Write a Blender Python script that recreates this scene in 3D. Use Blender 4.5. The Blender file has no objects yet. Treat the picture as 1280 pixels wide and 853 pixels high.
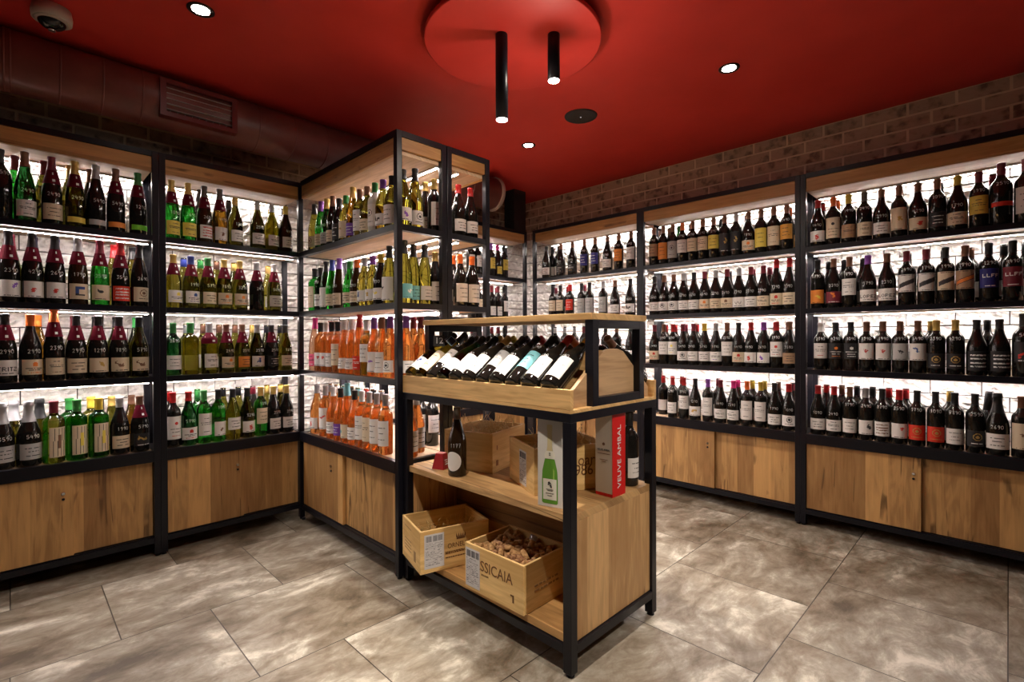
import bpy, bmesh, math, random
from mathutils import Vector, Matrix

random.seed(7)
C = bpy.context.scene.collection
R = math.radians
CAM_Z = 1.147

# ------------------------------------------------------------------ materials
MATS = {}

def new_mat(name):
    m = bpy.data.materials.new(name)
    m.use_nodes = True
    return m, m.node_tree, m.node_tree.nodes['Principled BSDF']

def plain(name, col, rough=.5, metal=0.0, trans=0.0, ior=1.45, emit=None, estr=0.0, spec=None, coat=0.0):
    if name in MATS:
        return MATS[name]
    m, nt, b = new_mat(name)
    b.inputs['Base Color'].default_value = (*col, 1)
    b.inputs['Roughness'].default_value = rough
    b.inputs['Metallic'].default_value = metal
    b.inputs['Transmission Weight'].default_value = trans
    b.inputs['IOR'].default_value = ior
    if coat:
        b.inputs['Coat Weight'].default_value = coat
    if spec is not None:
        b.inputs['Specular IOR Level'].default_value = spec
    if emit:
        b.inputs['Emission Color'].default_value = (*emit, 1)
        b.inputs['Emission Strength'].default_value = estr
    MATS[name] = m
    return m

def nd(nt, typ, **kw):
    n = nt.nodes.new(typ)
    for k, v in kw.items():
        setattr(n, k, v)
    return n

def ramp(nt, stops):
    n = nt.nodes.new('ShaderNodeValToRGB')
    el = n.color_ramp.elements
    while len(el) > 1:
        el.remove(el[-1])
    el[0].position = stops[0][0]; el[0].color = (*stops[0][1], 1)
    for p, c in stops[1:]:
        e = el.new(p); e.color = (*c, 1)
    return n

def wood(name, axis='z', base=(.54, .335, .145), dark=(.30, .165, .065), plank=.115, rough=.5, crack=True, contrast=1.0):
    """Oak veneer: the grain runs along axis, broad boards differ a little in tone."""
    key = name + axis
    if key in MATS:
        return MATS[key]
    m, nt, b = new_mat(key)
    L = nt.links.new
    tc = nd(nt, 'ShaderNodeTexCoord')
    sep = nd(nt, 'ShaderNodeSeparateXYZ'); L(tc.outputs['Object'], sep.inputs[0])
    ax = 'XYZ'.index(axis.upper())
    others = [i for i in range(3) if i != ax]
    add = nd(nt, 'ShaderNodeMath', operation='ADD')
    L(sep.outputs[others[0]], add.inputs[0]); L(sep.outputs[others[1]], add.inputs[1])
    along = sep.outputs[ax]
    # board tone
    dv = nd(nt, 'ShaderNodeMath', operation='DIVIDE'); L(add.outputs[0], dv.inputs[0]); dv.inputs[1].default_value = plank
    fl = nd(nt, 'ShaderNodeMath', operation='FLOOR'); L(dv.outputs[0], fl.inputs[0])
    wn = nd(nt, 'ShaderNodeTexWhiteNoise', noise_dimensions='1D'); L(fl.outputs[0], wn.inputs['W'])
    # grain
    comb = nd(nt, 'ShaderNodeCombineXYZ')
    mg = nd(nt, 'ShaderNodeMath', operation='MULTIPLY'); L(along, mg.inputs[0]); mg.inputs[1].default_value = .06
    L(add.outputs[0], comb.inputs[0]); L(mg.outputs[0], comb.inputs[1]); L(wn.outputs['Value'], comb.inputs[2])
    n1 = nd(nt, 'ShaderNodeTexNoise'); n1.inputs['Scale'].default_value = 70; n1.inputs['Detail'].default_value = 5
    n1.inputs['Distortion'].default_value = .8
    L(comb.outputs[0], n1.inputs['Vector'])
    comb2 = nd(nt, 'ShaderNodeCombineXYZ')
    mg2 = nd(nt, 'ShaderNodeMath', operation='MULTIPLY'); L(along, mg2.inputs[0]); mg2.inputs[1].default_value = .18
    L(add.outputs[0], comb2.inputs[0]); L(mg2.outputs[0], comb2.inputs[1]); L(wn.outputs['Value'], comb2.inputs[2])
    n2 = nd(nt, 'ShaderNodeTexNoise'); n2.inputs['Scale'].default_value = 14; n2.inputs['Detail'].default_value = 3
    n2.inputs['Distortion'].default_value = 1.5
    L(comb2.outputs[0], n2.inputs['Vector'])
    mix = nd(nt, 'ShaderNodeMix', data_type='FLOAT'); mix.inputs[0].default_value = .55
    L(n1.outputs['Fac'], mix.inputs[2]); L(n2.outputs['Fac'], mix.inputs[3])
    mx2 = nd(nt, 'ShaderNodeMix', data_type='FLOAT'); mx2.inputs[0].default_value = .22 * contrast
    L(mix.outputs[0], mx2.inputs[2]); L(wn.outputs['Value'], mx2.inputs[3])
    light = tuple(min(1, c * 1.28) for c in base)
    rp = ramp(nt, [(.30, dark), (.46, tuple((a + c) / 2 for a, c in zip(base, dark))), (.52, base), (.68, light)])
    L(mx2.outputs[0], rp.inputs[0])
    col = rp.outputs[0]
    if crack:
        sc = nd(nt, 'ShaderNodeTexNoise'); sc.inputs['Scale'].default_value = 9; sc.inputs['Detail'].default_value = 2
        sc.inputs['Distortion'].default_value = .15
        L(comb.outputs[0], sc.inputs['Vector'])
        sb = nd(nt, 'ShaderNodeMath', operation='SUBTRACT'); L(sc.outputs['Fac'], sb.inputs[0]); sb.inputs[1].default_value = .56
        ab = nd(nt, 'ShaderNodeMath', operation='ABSOLUTE'); L(sb.outputs[0], ab.inputs[0])
        sg = nd(nt, 'ShaderNodeTexNoise'); sg.inputs['Scale'].default_value = 5
        L(tc.outputs['Object'], sg.inputs['Vector'])
        rs = ramp(nt, [(0, (.1, .1, .1)), (.007, (.25, .25, .25)), (.016, (1, 1, 1))]); L(ab.outputs[0], rs.inputs[0])
        rg = ramp(nt, [(.5, (1, 1, 1)), (.58, (0, 0, 0))]); L(sg.outputs['Fac'], rg.inputs[0])
        mxx = nd(nt, 'ShaderNodeMath', operation='MAXIMUM'); L(rs.outputs[0], mxx.inputs[0]); L(rg.outputs[0], mxx.inputs[1])
        mc = nd(nt, 'ShaderNodeMix', data_type='RGBA', blend_type='MIX')
        L(mxx.outputs[0], mc.inputs[0]); mc.inputs[6].default_value = (*[c * .45 for c in dark], 1); L(col, mc.inputs[7])
        col = mc.outputs[2]
    L(col, b.inputs['Base Color'])
    b.inputs['Roughness'].default_value = rough
    bp = nd(nt, 'ShaderNodeBump'); bp.inputs['Strength'].default_value = .12; bp.inputs['Distance'].default_value = .002
    L(n1.outputs['Fac'], bp.inputs['Height']); L(bp.outputs[0], b.inputs['Normal'])
    MATS[key] = m
    return m

def floor_mat():
    m, nt, b = new_mat('travertine_tiles')
    L = nt.links.new
    tc = nd(nt, 'ShaderNodeTexCoord')
    mp = nd(nt, 'ShaderNodeMapping'); mp.inputs['Location'].default_value = (.01, 0, 0)
    L(tc.outputs['Object'], mp.inputs[0])
    br = nd(nt, 'ShaderNodeTexBrick', offset=.5, offset_frequency=2)
    br.inputs['Color1'].default_value = (0, 0, 0, 1); br.inputs['Color2'].default_value = (1, 1, 1, 1); br.inputs['Mortar'].default_value = (.5, .5, .5, 1)
    br.inputs['Scale'].default_value = 1; br.inputs['Mortar Size'].default_value = .0021; br.inputs['Mortar Smooth'].default_value = .1
    br.inputs['Brick Width'].default_value = .6; br.inputs['Row Height'].default_value = .6
    L(mp.outputs[0], br.inputs['Vector'])
    ml = nd(nt, 'ShaderNodeVectorMath', operation='SCALE'); L(br.outputs['Color'], ml.inputs[0]); ml.inputs['Scale'].default_value = 17
    ad = nd(nt, 'ShaderNodeVectorMath', operation='ADD'); L(tc.outputs['Object'], ad.inputs[0]); L(ml.outputs[0], ad.inputs[1])
    st = nd(nt, 'ShaderNodeMapping'); st.inputs['Rotation'].default_value = (0, 0, R(25)); st.inputs['Scale'].default_value = (1.0, 1.6, 1)
    L(ad.outputs[0], st.inputs[0])
    a = nd(nt, 'ShaderNodeTexNoise'); a.inputs['Scale'].default_value = 1.9; a.inputs['Detail'].default_value = 8; a.inputs['Distortion'].default_value = .7; a.inputs['Roughness'].default_value = .66
    L(st.outputs[0], a.inputs['Vector'])
    f = nd(nt, 'ShaderNodeTexNoise'); f.inputs['Scale'].default_value = 7; f.inputs['Detail'].default_value = 8; f.inputs['Distortion'].default_value = .5; f.inputs['Roughness'].default_value = .7
    L(st.outputs[0], f.inputs['Vector'])
    mx = nd(nt, 'ShaderNodeMix', data_type='FLOAT'); mx.inputs[0].default_value = .42; L(a.outputs['Fac'], mx.inputs[2]); L(f.outputs['Fac'], mx.inputs[3])
    rp = ramp(nt, [(.37, (.075, .055, .035)), (.44, (.15, .118, .082)), (.5, (.225, .192, .148)), (.55, (.31, .28, .23)), (.63, (.62, .585, .51))])
    L(mx.outputs[0], rp.inputs[0])
    g = nd(nt, 'ShaderNodeMix', data_type='RGBA'); L(br.outputs['Fac'], g.inputs[0]); L(rp.outputs[0], g.inputs[6]); g.inputs[7].default_value = (.03, .022, .016, 1)
    L(g.outputs[2], b.inputs['Base Color'])
    b.inputs['Roughness'].default_value = .42
    rr = ramp(nt, [(.3, (.5, .5, .5)), (.7, (.3, .3, .3))]); L(f.outputs['Fac'], rr.inputs[0]); L(rr.outputs[0], b.inputs['Roughness'])
    iv = nd(nt, 'ShaderNodeMath', operation='SUBTRACT'); iv.inputs[0].default_value = 1; L(br.outputs['Fac'], iv.inputs[1])
    hm = nd(nt, 'ShaderNodeMath', operation='MULTIPLY_ADD'); L(f.outputs['Fac'], hm.inputs[0]); hm.inputs[1].default_value = .12; L(iv.outputs[0], hm.inputs[2])
    bp = nd(nt, 'ShaderNodeBump'); bp.inputs['Strength'].default_value = .35; bp.inputs['Distance'].default_value = .003
    L(hm.outputs[0], bp.inputs['Height']); L(bp.outputs[0], b.inputs['Normal'])
    return m

def noisy(name, c1, c2, scale=8, rough=.6, bump=.2, dist=.003, detail=6, lo=.35, hi=.65, metal=0):
    if name in MATS:
        return MATS[name]
    m, nt, b = new_mat(name)
    L = nt.links.new
    tc = nd(nt, 'ShaderNodeTexCoord')
    n = nd(nt, 'ShaderNodeTexNoise'); n.inputs['Scale'].default_value = scale; n.inputs['Detail'].default_value = detail
    L(tc.outputs['Object'], n.inputs['Vector'])
    rp = ramp(nt, [(lo, c1), (hi, c2)]); L(n.outputs['Fac'], rp.inputs[0]); L(rp.outputs[0], b.inputs['Base Color'])
    b.inputs['Roughness'].default_value = rough; b.inputs['Metallic'].default_value = metal
    if bump:
        bp = nd(nt, 'ShaderNodeBump'); bp.inputs['Strength'].default_value = bump; bp.inputs['Distance'].default_value = dist
        L(n.outputs['Fac'], bp.inputs['Height']); L(bp.outputs[0], b.inputs['Normal'])
    MATS[name] = m
    return m

BLACK = plain('black_powder_coat', (.006, .006, .010), .33, spec=.35)
FLOOR = floor_mat()
OAK = lambda ax: wood('oak_', ax)
OAKD = lambda ax: wood('door_oak_', ax, base=(.50, .285, .105), dark=(.27, .135, .045), plank=.105, contrast=1.5)
OAKL = lambda ax: wood('pale_oak_', ax, base=(.66, .42, .175), dark=(.46, .26, .09), plank=.09, crack=False, contrast=.6)
SHELFW = lambda ax: wood('shelf_oak_', ax, base=(.62, .45, .30), dark=(.45, .29, .17), plank=.2, crack=False, contrast=.6)
PINE = lambda ax: wood('crate_pine_', ax, base=(.78, .54, .23), dark=(.60, .36, .12), plank=.09, crack=False, contrast=.7, rough=.6)
RED = noisy('red_ceiling_paint', (.52, .026, .020), (.62, .038, .030), scale=2.5, rough=.55, bump=.05, lo=.3, hi=.7)
BRICKW = noisy('white_brick', (.60, .56, .52), (.86, .83, .79), scale=30, rough=.8, bump=.9, dist=.01, lo=.3, hi=.55)
BRICKB = noisy('shaded_brick', (.11, .07, .052), (.36, .255, .19), scale=18, rough=.85, bump=.35, dist=.004, lo=.33, hi=.5)  # white brick above the shelving, its deep shade put into the brown
MORTW = plain('shadow_joint', (.10, .08, .07), .9)  # joints of the white brick, grazing shadow put into the dark colour
MORTB = plain('pale_mortar', (.60, .47, .34), .9)
LED = plain('led_light', (1, 1, 1), .5, emit=(1, .88, .83), estr=130)
ALU = plain('aluminium_profile', (.6, .6, .6), .35, metal=1)
CHROME = plain('chrome', (.7, .7, .7), .15, metal=1)
LAMP = plain('lamp_lens', (1, 1, 1), .5, emit=(1, .93, .84), estr=60)
PLASTIC = plain('grey_white_plastic', (.52, .47, .42), .4)

# ------------------------------------------------------------------ mesh helper
class MB:
    def __init__(s):
        s.v = []; s.f = []; s.mi = []; s.sm = []
    def add(s, vs, fs, mi=0, smooth=False):
        o = len(s.v)
        s.v += [tuple(p) for p in vs]
        for q in fs:
            s.f.append(tuple(i + o for i in q)); s.mi.append(mi); s.sm.append(smooth)
        return s
    def box(s, x0, x1, y0, y1, z0, z1, mi=0, M=None):
        if x0 > x1: x0, x1 = x1, x0
        if y0 > y1: y0, y1 = y1, y0
        vs = [Vector((x, y, z)) for z in (z0, z1) for x, y in ((x0, y0), (x1, y0), (x1, y1), (x0, y1))]
        if M: vs = [M @ v for v in vs]
        return s.add(vs, [(3, 2, 1, 0), (4, 5, 6, 7), (0, 1, 5, 4), (1, 2, 6, 5), (2, 3, 7, 6), (3, 0, 4, 7)], mi)
    def prism(s, poly, place, t0, t1, mi=0):
        """poly in 2-D (counter-clockwise), place(a, b, t) -> xyz"""
        n = len(poly)
        vs = [place(a, b, t0) for a, b in poly] + [place(a, b, t1) for a, b in poly]
        fs = [tuple(range(n))[::-1], tuple(range(n, 2 * n))] + [(i, (i + 1) % n, n + (i + 1) % n, n + i) for i in range(n)]
        return s.add(vs, fs, mi)
    def lathe(s, prof, seg=24, mi=0, M=None, smooth=True, flip=False):
        vs = []; fs = []
        k = len(prof)
        for z, r in prof:
            for j in range(seg):
                a = 2 * math.pi * j / seg
                vs.append(Vector((r * math.cos(a), r * math.sin(a), z)))
        for i in range(k - 1):
            for j in range(seg):
                q = (i * seg + j, i * seg + (j + 1) % seg, (i + 1) * seg + (j + 1) % seg, (i + 1) * seg + j)
                fs.append(q[::-1] if flip else q)
        fs.append(tuple(range(seg))[::-1]); fs.append(tuple((k - 1) * seg + j for j in range(seg)))
        if M: vs = [M @ v for v in vs]
        o = len(s.v)
        s.add(vs, fs, mi, smooth)
        s.sm[-1] = False; s.sm[-2] = False
        return s
    def tube(s, pts, r, seg=6, mi=0):
        pts = [Vector(p) for p in pts]
        vs = []
        for i, p in enumerate(pts):
            d = (pts[min(i + 1, len(pts) - 1)] - pts[max(i - 1, 0)]).normalized()
            u = d.orthogonal().normalized(); w = d.cross(u)
            for j in range(seg):
                a = 2 * math.pi * j / seg
                vs.append(p + r * (math.cos(a) * u + math.sin(a) * w))
        fs = [(i * seg + j, i * seg + (j + 1) % seg, (i + 1) * seg + (j + 1) % seg, (i + 1) * seg + j) for i in range(len(pts) - 1) for j in range(seg)]
        fs += [tuple(range(seg))[::-1], tuple((len(pts) - 1) * seg + j for j in range(seg))]
        return s.add(vs, fs, mi, True)
    def mesh(s, name, mats):
        me = bpy.data.meshes.new(name)
        me.from_pydata(s.v, [], s.f)
        for m in (mats if isinstance(mats, (list, tuple)) else [mats]):
            me.materials.append(m)
        me.polygons.foreach_set('material_index', s.mi)
        me.polygons.foreach_set('use_smooth', s.sm)
        me.update()
        return me
    def build(s, name, mats, parent=None, bevel=0, origin=None):
        me = s.mesh(name, mats)
        o = bpy.data.objects.new(name, me); C.objects.link(o)
        if parent is not None:
            o.parent = parent
        if bevel:
            b = o.modifiers.new('bevel', 'BEVEL'); b.width = bevel; b.segments = 2; b.limit_method = 'ANGLE'
        return o

def tag(o, label=None, cat=None, group=None, kind=None):
    for k, v in (('label', label), ('category', cat), ('group', group), ('kind', kind)):
        if v: o[k] = v
    return o

def empty(name, loc=(0, 0, 0), rz=0):
    o = bpy.data.objects.new(name, None); C.objects.link(o)
    o.location = loc; o.rotation_euler = (0, 0, rz); o.empty_display_size = .05
    return o

def link(name, me, parent=None, M=None):
    o = bpy.data.objects.new(name, me); C.objects.link(o)
    if parent is not None: o.parent = parent
    if M is not None: o.matrix_basis = M
    return o

# ------------------------------------------------------------------ writing
def text_mesh(s, size, squash=1.0, depth=.0004, shear=0):
    cu = bpy.data.curves.new('writing', 'FONT'); cu.body = s; cu.size = size; cu.align_x = 'CENTER'; cu.align_y = 'CENTER'; cu.extrude = depth
    cu.resolution_u = 3; cu.shear = shear
    ob = bpy.data.objects.new('writing', cu); C.objects.link(ob)
    bpy.context.view_layer.update()
    me = bpy.data.meshes.new_from_object(ob.evaluated_get(bpy.context.evaluated_depsgraph_get()))
    bpy.data.objects.remove(ob); bpy.data.curves.remove(cu)
    for v in me.vertices: v.co.x *= squash
    return me

def write_on(name, s, size, at, xdir, ydir, mat, parent, squash=1.0, shear=0, width=None):
    me = text_mesh(s, size, squash, shear=shear)
    if width:
        xs = [v.co.x for v in me.vertices]; k = width / (max(xs) - min(xs))
        for v in me.vertices: v.co.x *= k
    me.materials.clear(); me.materials.append(mat)
    x = Vector(xdir).normalized(); y = Vector(ydir).normalized(); z = x.cross(y)
    M = Matrix((x, y, z)).transposed().to_4x4(); M.translation = Vector(at)
    for v in me.vertices: v.co = M @ v.co
    o = bpy.data.objects.new(name, me); C.objects.link(o); o.parent = parent
    return o

CAM_F = (0.708617, 0.705573, -0.005318)
CAM_R = (0.705566, -0.708636, -0.00355)
CAM_U = (0.006273, 0.001237, 0.99998)
FPX = 623.376
EXPO = 0.0
WORLD = .01
SPOT_A = 125
CEIL_FILL = 3.5  # power of the added point lights that brighten the ceiling
# spot lamps: the three visible downlights and the one of the same grid just outside the picture
DOWN = [(.563, 2.374, 42), (2.578, 1.006, 110), (2.592, 2.41, 70), (.563, 1.0, 150)]
PEND = [(1.504, 1.555, 2.085, 110), (1.664, 1.396, 2.254, 110)]
# adjustable ceiling spots behind the viewer, aimed at the stand
AIMED = [((1.30, -.75, 2.48), (1.62, 1.0, .55), 170, 42)]
# ------------------------------------------------------------------ the room
fl = MB().box(-2.6, 3.705, -2.6, 3.49, -.1, 0).build('floor', FLOOR); tag(fl, kind='structure')
ce = MB().box(-2.6, 3.705, -2.6, 3.49, 2.515, 2.6).build('ceiling', RED); tag(ce, kind='structure')

def brick_wall(name, place, u0, u1, slab):
    """place(u, d, z): d is the distance in front of the wall plane"""
    mb = MB()
    rnd = random.Random(name)
    h, ln, g = .077, .214, .0052
    z = 2.521 - .077 * 27; row = 0
    while z < 2.515 - .01:
        u = u0 - ln * (.5 if row % 2 else 0)
        z1 = min(z + h - (g if z < 2.09 else g * 2.4), 2.513)
        white = z < 2.09
        gg = g if white else g * 2.6
        while u < u1:
            a = max(u, u0); b_ = min(u + ln - gg, u1)
            if b_ - a > .02:
                nx, nz = 9, 4
                prot = rnd.uniform(.010, .020) if white else rnd.uniform(.003, .005)
                vs = []
                for j in range(nz + 1):
                    for i in range(nx + 1):
                        edge = i in (0, nx) or j in (0, nz)
                        amp = .013 if white else .001
                        d = prot + rnd.uniform(-amp, amp) * (.4 if edge else 1)
                        jz = rnd.uniform(-.003, .001) if (j == nz and white) else (rnd.uniform(-.001, .003) if (j == 0 and white) else 0)
                        vs.append(place(a + (b_ - a) * i / nx, d, z + (z1 - z) * j / nz + jz))
                fs = [(j * (nx + 1) + i, j * (nx + 1) + i + 1, (j + 1) * (nx + 1) + i + 1, (j + 1) * (nx + 1) + i) for j in range(nz) for i in range(nx)]
                ring = [i for i in range(nx + 1)] + [(nx + 1) * j + nx for j in range(1, nz + 1)] + [(nx + 1) * nz + i for i in range(nx - 1, -1, -1)] + [(nx + 1) * j for j in range(nz - 1, 0, -1)]
                base = len(vs)
                for k in ring:
                    j, i = divmod(k, nx + 1)
                    vs.append(place(a + (b_ - a) * i / nx, -.004, z + (z1 - z) * j / nz))
                n = len(ring)
                fs += [(ring[k], base + k, base + (k + 1) % n, ring[(k + 1) % n]) for k in range(n)]
                mb.add(vs, fs, 0 if white else 1)
            u += ln
        z += h; row += 1
    slab(mb)
    o = mb.build(name, [BRICKW, BRICKB, MORTW, MORTB])
    bm = bmesh.new(); bm.from_mesh(o.data); bmesh.ops.recalc_face_normals(bm, faces=bm.faces); bm.to_mesh(o.data); bm.free()
    return tag(o, kind='structure')

def slab_l(mb):
    mb.box(-2.6, 3.8, 3.49, 3.62, 0, 2.09, 2); mb.box(-2.6, 3.8, 3.49, 3.62, 2.09, 2.6, 3)
def slab_r(mb):
    mb.box(3.705, 3.83, -2.6, 3.49, 0, 2.09, 2); mb.box(3.705, 3.83, -2.6, 3.49, 2.09, 2.6, 3)
brick_wall('wall_left', lambda u, d, z: (u, 3.49 - d, z), -2.0, 3.70, slab_l)
brick_wall('wall_right', lambda u, d, z: (3.705 - d, u, z), -1.5, 3.49, slab_r)

# ------------------------------------------------------------------ shelving bays
SHELF_Z = [1.692, 1.317, .948]
def bay(name, label, axis, pl, lo, hi, sgn=1, depth=.295, led=.165, lo_post=True, hi_post=True, split=None, lock=None, doors=True, leadv=1):
    root = empty(name)
    tag(root, label, 'shelving unit')
    def bx(mb, u0, u1, d0, d1, z0, z1, mi=0):
        a, b_ = pl + sgn * d0, pl + sgn * d1
        return mb.box(u0, u1, a, b_, z0, z1, mi) if axis == 1 else mb.box(a, b_, u0, u1, z0, z1, mi)
    ga = 'x' if axis == 1 else 'y'
    p = .030
    for side, u in (('lo', lo), ('hi', hi - p)):
        for d in (0, depth - p):
            if d == 0 and ((side == 'lo' and not lo_post) or (side == 'hi' and not hi_post)):
                continue
            bx(MB(), u, u + p, d, d + p, .012, 2.14).build('post', BLACK, root, .002)
    # top frame, header and lid
    t = MB()
    bx(t, lo + p, hi - p, 0, p, 2.112, 2.14); bx(t, lo + p, hi - p, depth - p, depth, 2.112, 2.14)
    bx(t, lo, lo + p, p, depth - p, 2.112, 2.14); bx(t, hi - p, hi, p, depth - p, 2.112, 2.14)
    t.build('top_rail', BLACK, root)
    hb = MB(); bx(hb, lo + p, hi - p, .008, .026, 2.032, 2.111)
    hb.build('header_board', OAKD(ga), root)
    if name.startswith('double'):
        for u in (lo + .008, hi - .026):
            e = MB(); bx(e, u, u + .018, p, depth - p, 2.0545, 2.111); e.build('header_board', OAKD('x' if axis == 0 else 'y'), root)
    tp = MB(); bx(tp, lo + p, hi - p, .0265, depth - .002, 2.036, 2.054)
    tp.build('top_panel', SHELFW(ga), root)
    # shelves
    for z in SHELF_Z + [.555]:
        sh = MB(); bx(sh, lo + .002, hi - .002, .031, depth - .002, z - .022, z)
        s = sh.build('shelf', SHELFW(ga), root)
        fr = MB(); hgt = .058 if z < .6 else .03
        bx(fr, lo + (p if lo_post else 0), hi - (p if hi_post else 0), 0, p, z - hgt + .004, z + .004)
        bx(fr, lo + .001, lo + p, p, depth - p, z - hgt + .004, z + .0035); bx(fr, hi - p, hi - .001, p, depth - p, z - hgt + .004, z + .0035)
        fr.build('shelf_rail', BLACK, s)
    # led strips: one under the lid, one under each upper shelf
    for z in [2.036] + [q - .022 for q in SHELF_Z]:
        st = MB()
        led_ = led if z < 2 or axis == 0 and pl < 2 else depth - .055
        bx(st, lo + .035, hi - .035, led_ - .009, led_ + .009, z - .012, z)
        bx(st, lo + .037, hi - .037, led_ - .006, led_ + .006, z - .0135, z - .0121, 1)
        st.build('led_strip', [ALU, LED], root)
    if doors:
        cb = MB()
        bx(cb, lo + p, hi - p, .05, depth - .01, .108, .124); bx(cb, lo + p, hi - p, depth - .02, depth - .008, .124, .50)
        bx(cb, lo + p, lo + p + .016, .045, depth - .02, .124, .495); bx(cb, hi - p - .016, hi - p, .045, depth - .02, .124, .495)
        cb.build('cabinet_box', OAK('z'), root)
        br = MB(); bx(br, lo + p, hi - p, 0, p, .072, .100); bx(br, lo + .001, lo + p, p, depth - p, .072, .1); bx(br, hi - p, hi - .001, p, depth - p, .072, .1)
        bx(br, lo + p, hi - p, .012, .05, .1, .104)
        br.build('bottom_rail', BLACK, root)
        sp = split
        lock_lo = lock < sp
        a = (lo + p + .002, sp + .012); c = (sp - .012, hi - p - .002)
        for k, (u0, u1) in enumerate((a, c)):
            front = (k == 0) == lock_lo
            d0 = .010 if front else .030
            dr = MB(); bx(dr, u0, u1, d0, d0 + .017, .107, .499)
            d = dr.build('sliding_door', OAKD('z'), root, .001)
            if front:
                lk = MB()
                for zz, rr in ((.412, .008), (.385, .006)):
                    w = (Vector((lock, pl + sgn * d0, zz)) if axis == 1 else Vector((pl + sgn * d0, lock, zz)))
                    rot = Matrix.Rotation(R(90), 4, 'X') if axis == 1 else Matrix.Rotation(R(-90), 4, 'Y')
                    if sgn < 0: rot = Matrix.Rotation(R(90), 4, 'Y')
                    lk.lathe([(0, rr), (.004, rr), (.005, rr * .8)], 14, 0 if zz > .4 else 1, Matrix.Translation(w) @ rot)
                lk.build('lock', [CHROME, BLACK], d)
        for u in (lo + .015, hi - .015):
            ft = MB(); w = Vector((u, pl + sgn * .015, 0)) if axis == 1 else Vector((pl + sgn * .015, u, 0))
            ft.lathe([(0, .011), (.012, .011)], 12, 0, Matrix.Translation(w)); ft.build('foot', BLACK, root)
    return root

bay('wall_shelving', 'black and oak wall shelving with green and yellow square-shouldered bottles on its lowest shelf', 1, 3.189, -.56, .557, led=.085, split=.196, lock=.171)
bay('wall_shelving', 'narrow black and oak wall shelving beside the rose wine shelves, doors lit brightly', 1, 3.189, .557, 1.32, led=.085, split=.952, lock=.932)
bay('double_shelving', 'black and oak shelving of white and rose wines jutting out behind the display stand', 0, 1.29, 2.048, 3.189, led=.262, hi_post=False, split=2.645, lock=2.772)
bay('double_shelving', 'back-to-back black shelving with red-capped bottles, behind the white and rose wines', 0, 1.885, 2.048, 3.189, sgn=-1, led=.20, split=2.645, lock=2.772)
bay('wall_shelving', 'black wall shelving in the alcove behind the jutting shelves, next to the brick corner', 1, 3.189, 1.90, 3.405, split=2.6, lock=2.62)
bay('wall_shelving', 'corner shelving against the brick wall, partly hidden by the display stand top', 0, 3.405, 2.003, 3.12, split=2.55, lock=2.57)
bay('wall_shelving', 'black shelving under the brick band, packed with red wines, second from the corner', 0, 3.405, .903, 2.003, split=1.449, lock=1.483)
bay('wall_shelving', 'black shelving with the two red-labelled bottles on its lowest shelf, against brick', 0, 3.405, -.235, .903, split=.341, lock=.361)

# ------------------------------------------------------------------ ceiling things
disc = empty('ceiling_rose_disc', (1.597, 1.578, 2.515)); tag(disc, 'large round red disc on the ceiling carrying two pendant lamps', 'ceiling disc')
MB().lathe([(-.055, .388), (-.053, .3925), (-.037, .3925), (-.035, .388)], 96).build('disc', RED, disc)
MB().lathe([(-.035, .30), (0, .30)], 64).build('spacer', plain('dark_red', (.05, .01, .01), .7), disc)
for (x, y, zb, lab) in ((1.504, 1.555, 2.093, 'longer of two black tube pendant lamps hanging from the red disc'), (1.664, 1.396, 2.262, 'shorter of two black tube pendant lamps hanging from the red disc')):
    t = empty('pendant_lamp', (x, y, 2.46)); tag(t, lab, 'pendant lamp')
    L_ = 2.46 - zb
    MB().lathe([(-L_, .0255), (-L_, .0265), (-.001, .0265), (0, .0265)], 32).build('tube', BLACK, t)
    MB().lathe([(-L_ - .0012, .0235), (-L_ - .0002, .0238)], 32).build('lens', LAMP, t)
    if zb < 2.2:
        MB().tube([(.029, -.004, -L_ + .02), (.029, -.004, -.2)], .004, 8).build('cable_channel', BLACK, t)
def downlight(x, y, lab):
    t = empty('downlight', (x, y, 2.515)); tag(t, lab, 'downlight', 'recessed ceiling downlights')
    mb = MB(); n = 40
    ring = []
    for rr, z in ((.050, 0), (.050, -.004), (.043, -.006), (.034, -.003)):
        ring += [(rr * math.cos(2 * math.pi * j / n), rr * math.sin(2 * math.pi * j / n), z) for j in range(n)]
    fs = [(k * n + j, k * n + (j + 1) % n, (k + 1) * n + (j + 1) % n, (k + 1) * n + j) for k in range(3) for j in range(n)]
    mb.add(ring, fs, 0, True).build('trim_ring', plain('dark_metal', (.03, .02, .02), .3, metal=.6), t)
    MB().lathe([(-.0035, .032), (-.0005, .033)], 32).build('lens', LAMP, t)
downlight(.563, 2.374, 'round recessed downlight in the dark red ceiling by the vent grille')
downlight(2.578, 1.006, 'round recessed downlight in the red ceiling above the packed brick-wall shelves')
downlight(2.592, 2.41, 'small far recessed downlight between the hanging lamps and the brick corner')

def lamp(kind, name, loc, power, col=(1, .88, .74), spot=None, blend=.5, radius=.03, rot=(0, 0, 0), size=None):
    l = bpy.data.lights.new(name, kind); l.energy = power; l.color = col
    if kind == 'SPOT': l.spot_size = R(spot); l.spot_blend = blend
    if kind in ('SPOT', 'POINT'): l.shadow_soft_size = radius
    if size: l.size = size
    o = bpy.data.objects.new(name, l); C.objects.link(o); o.location = loc; o.rotation_euler = rot
    return o

for x, y, e in DOWN:
    lamp('SPOT', 'downlight_beam', (x, y, 2.505), e, spot=SPOT_A, blend=1, radius=.032)
for x, y, z, e in PEND:
    lamp('SPOT', 'pendant_beam', (x, y, z), e, spot=70, blend=.6, radius=.022)

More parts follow.
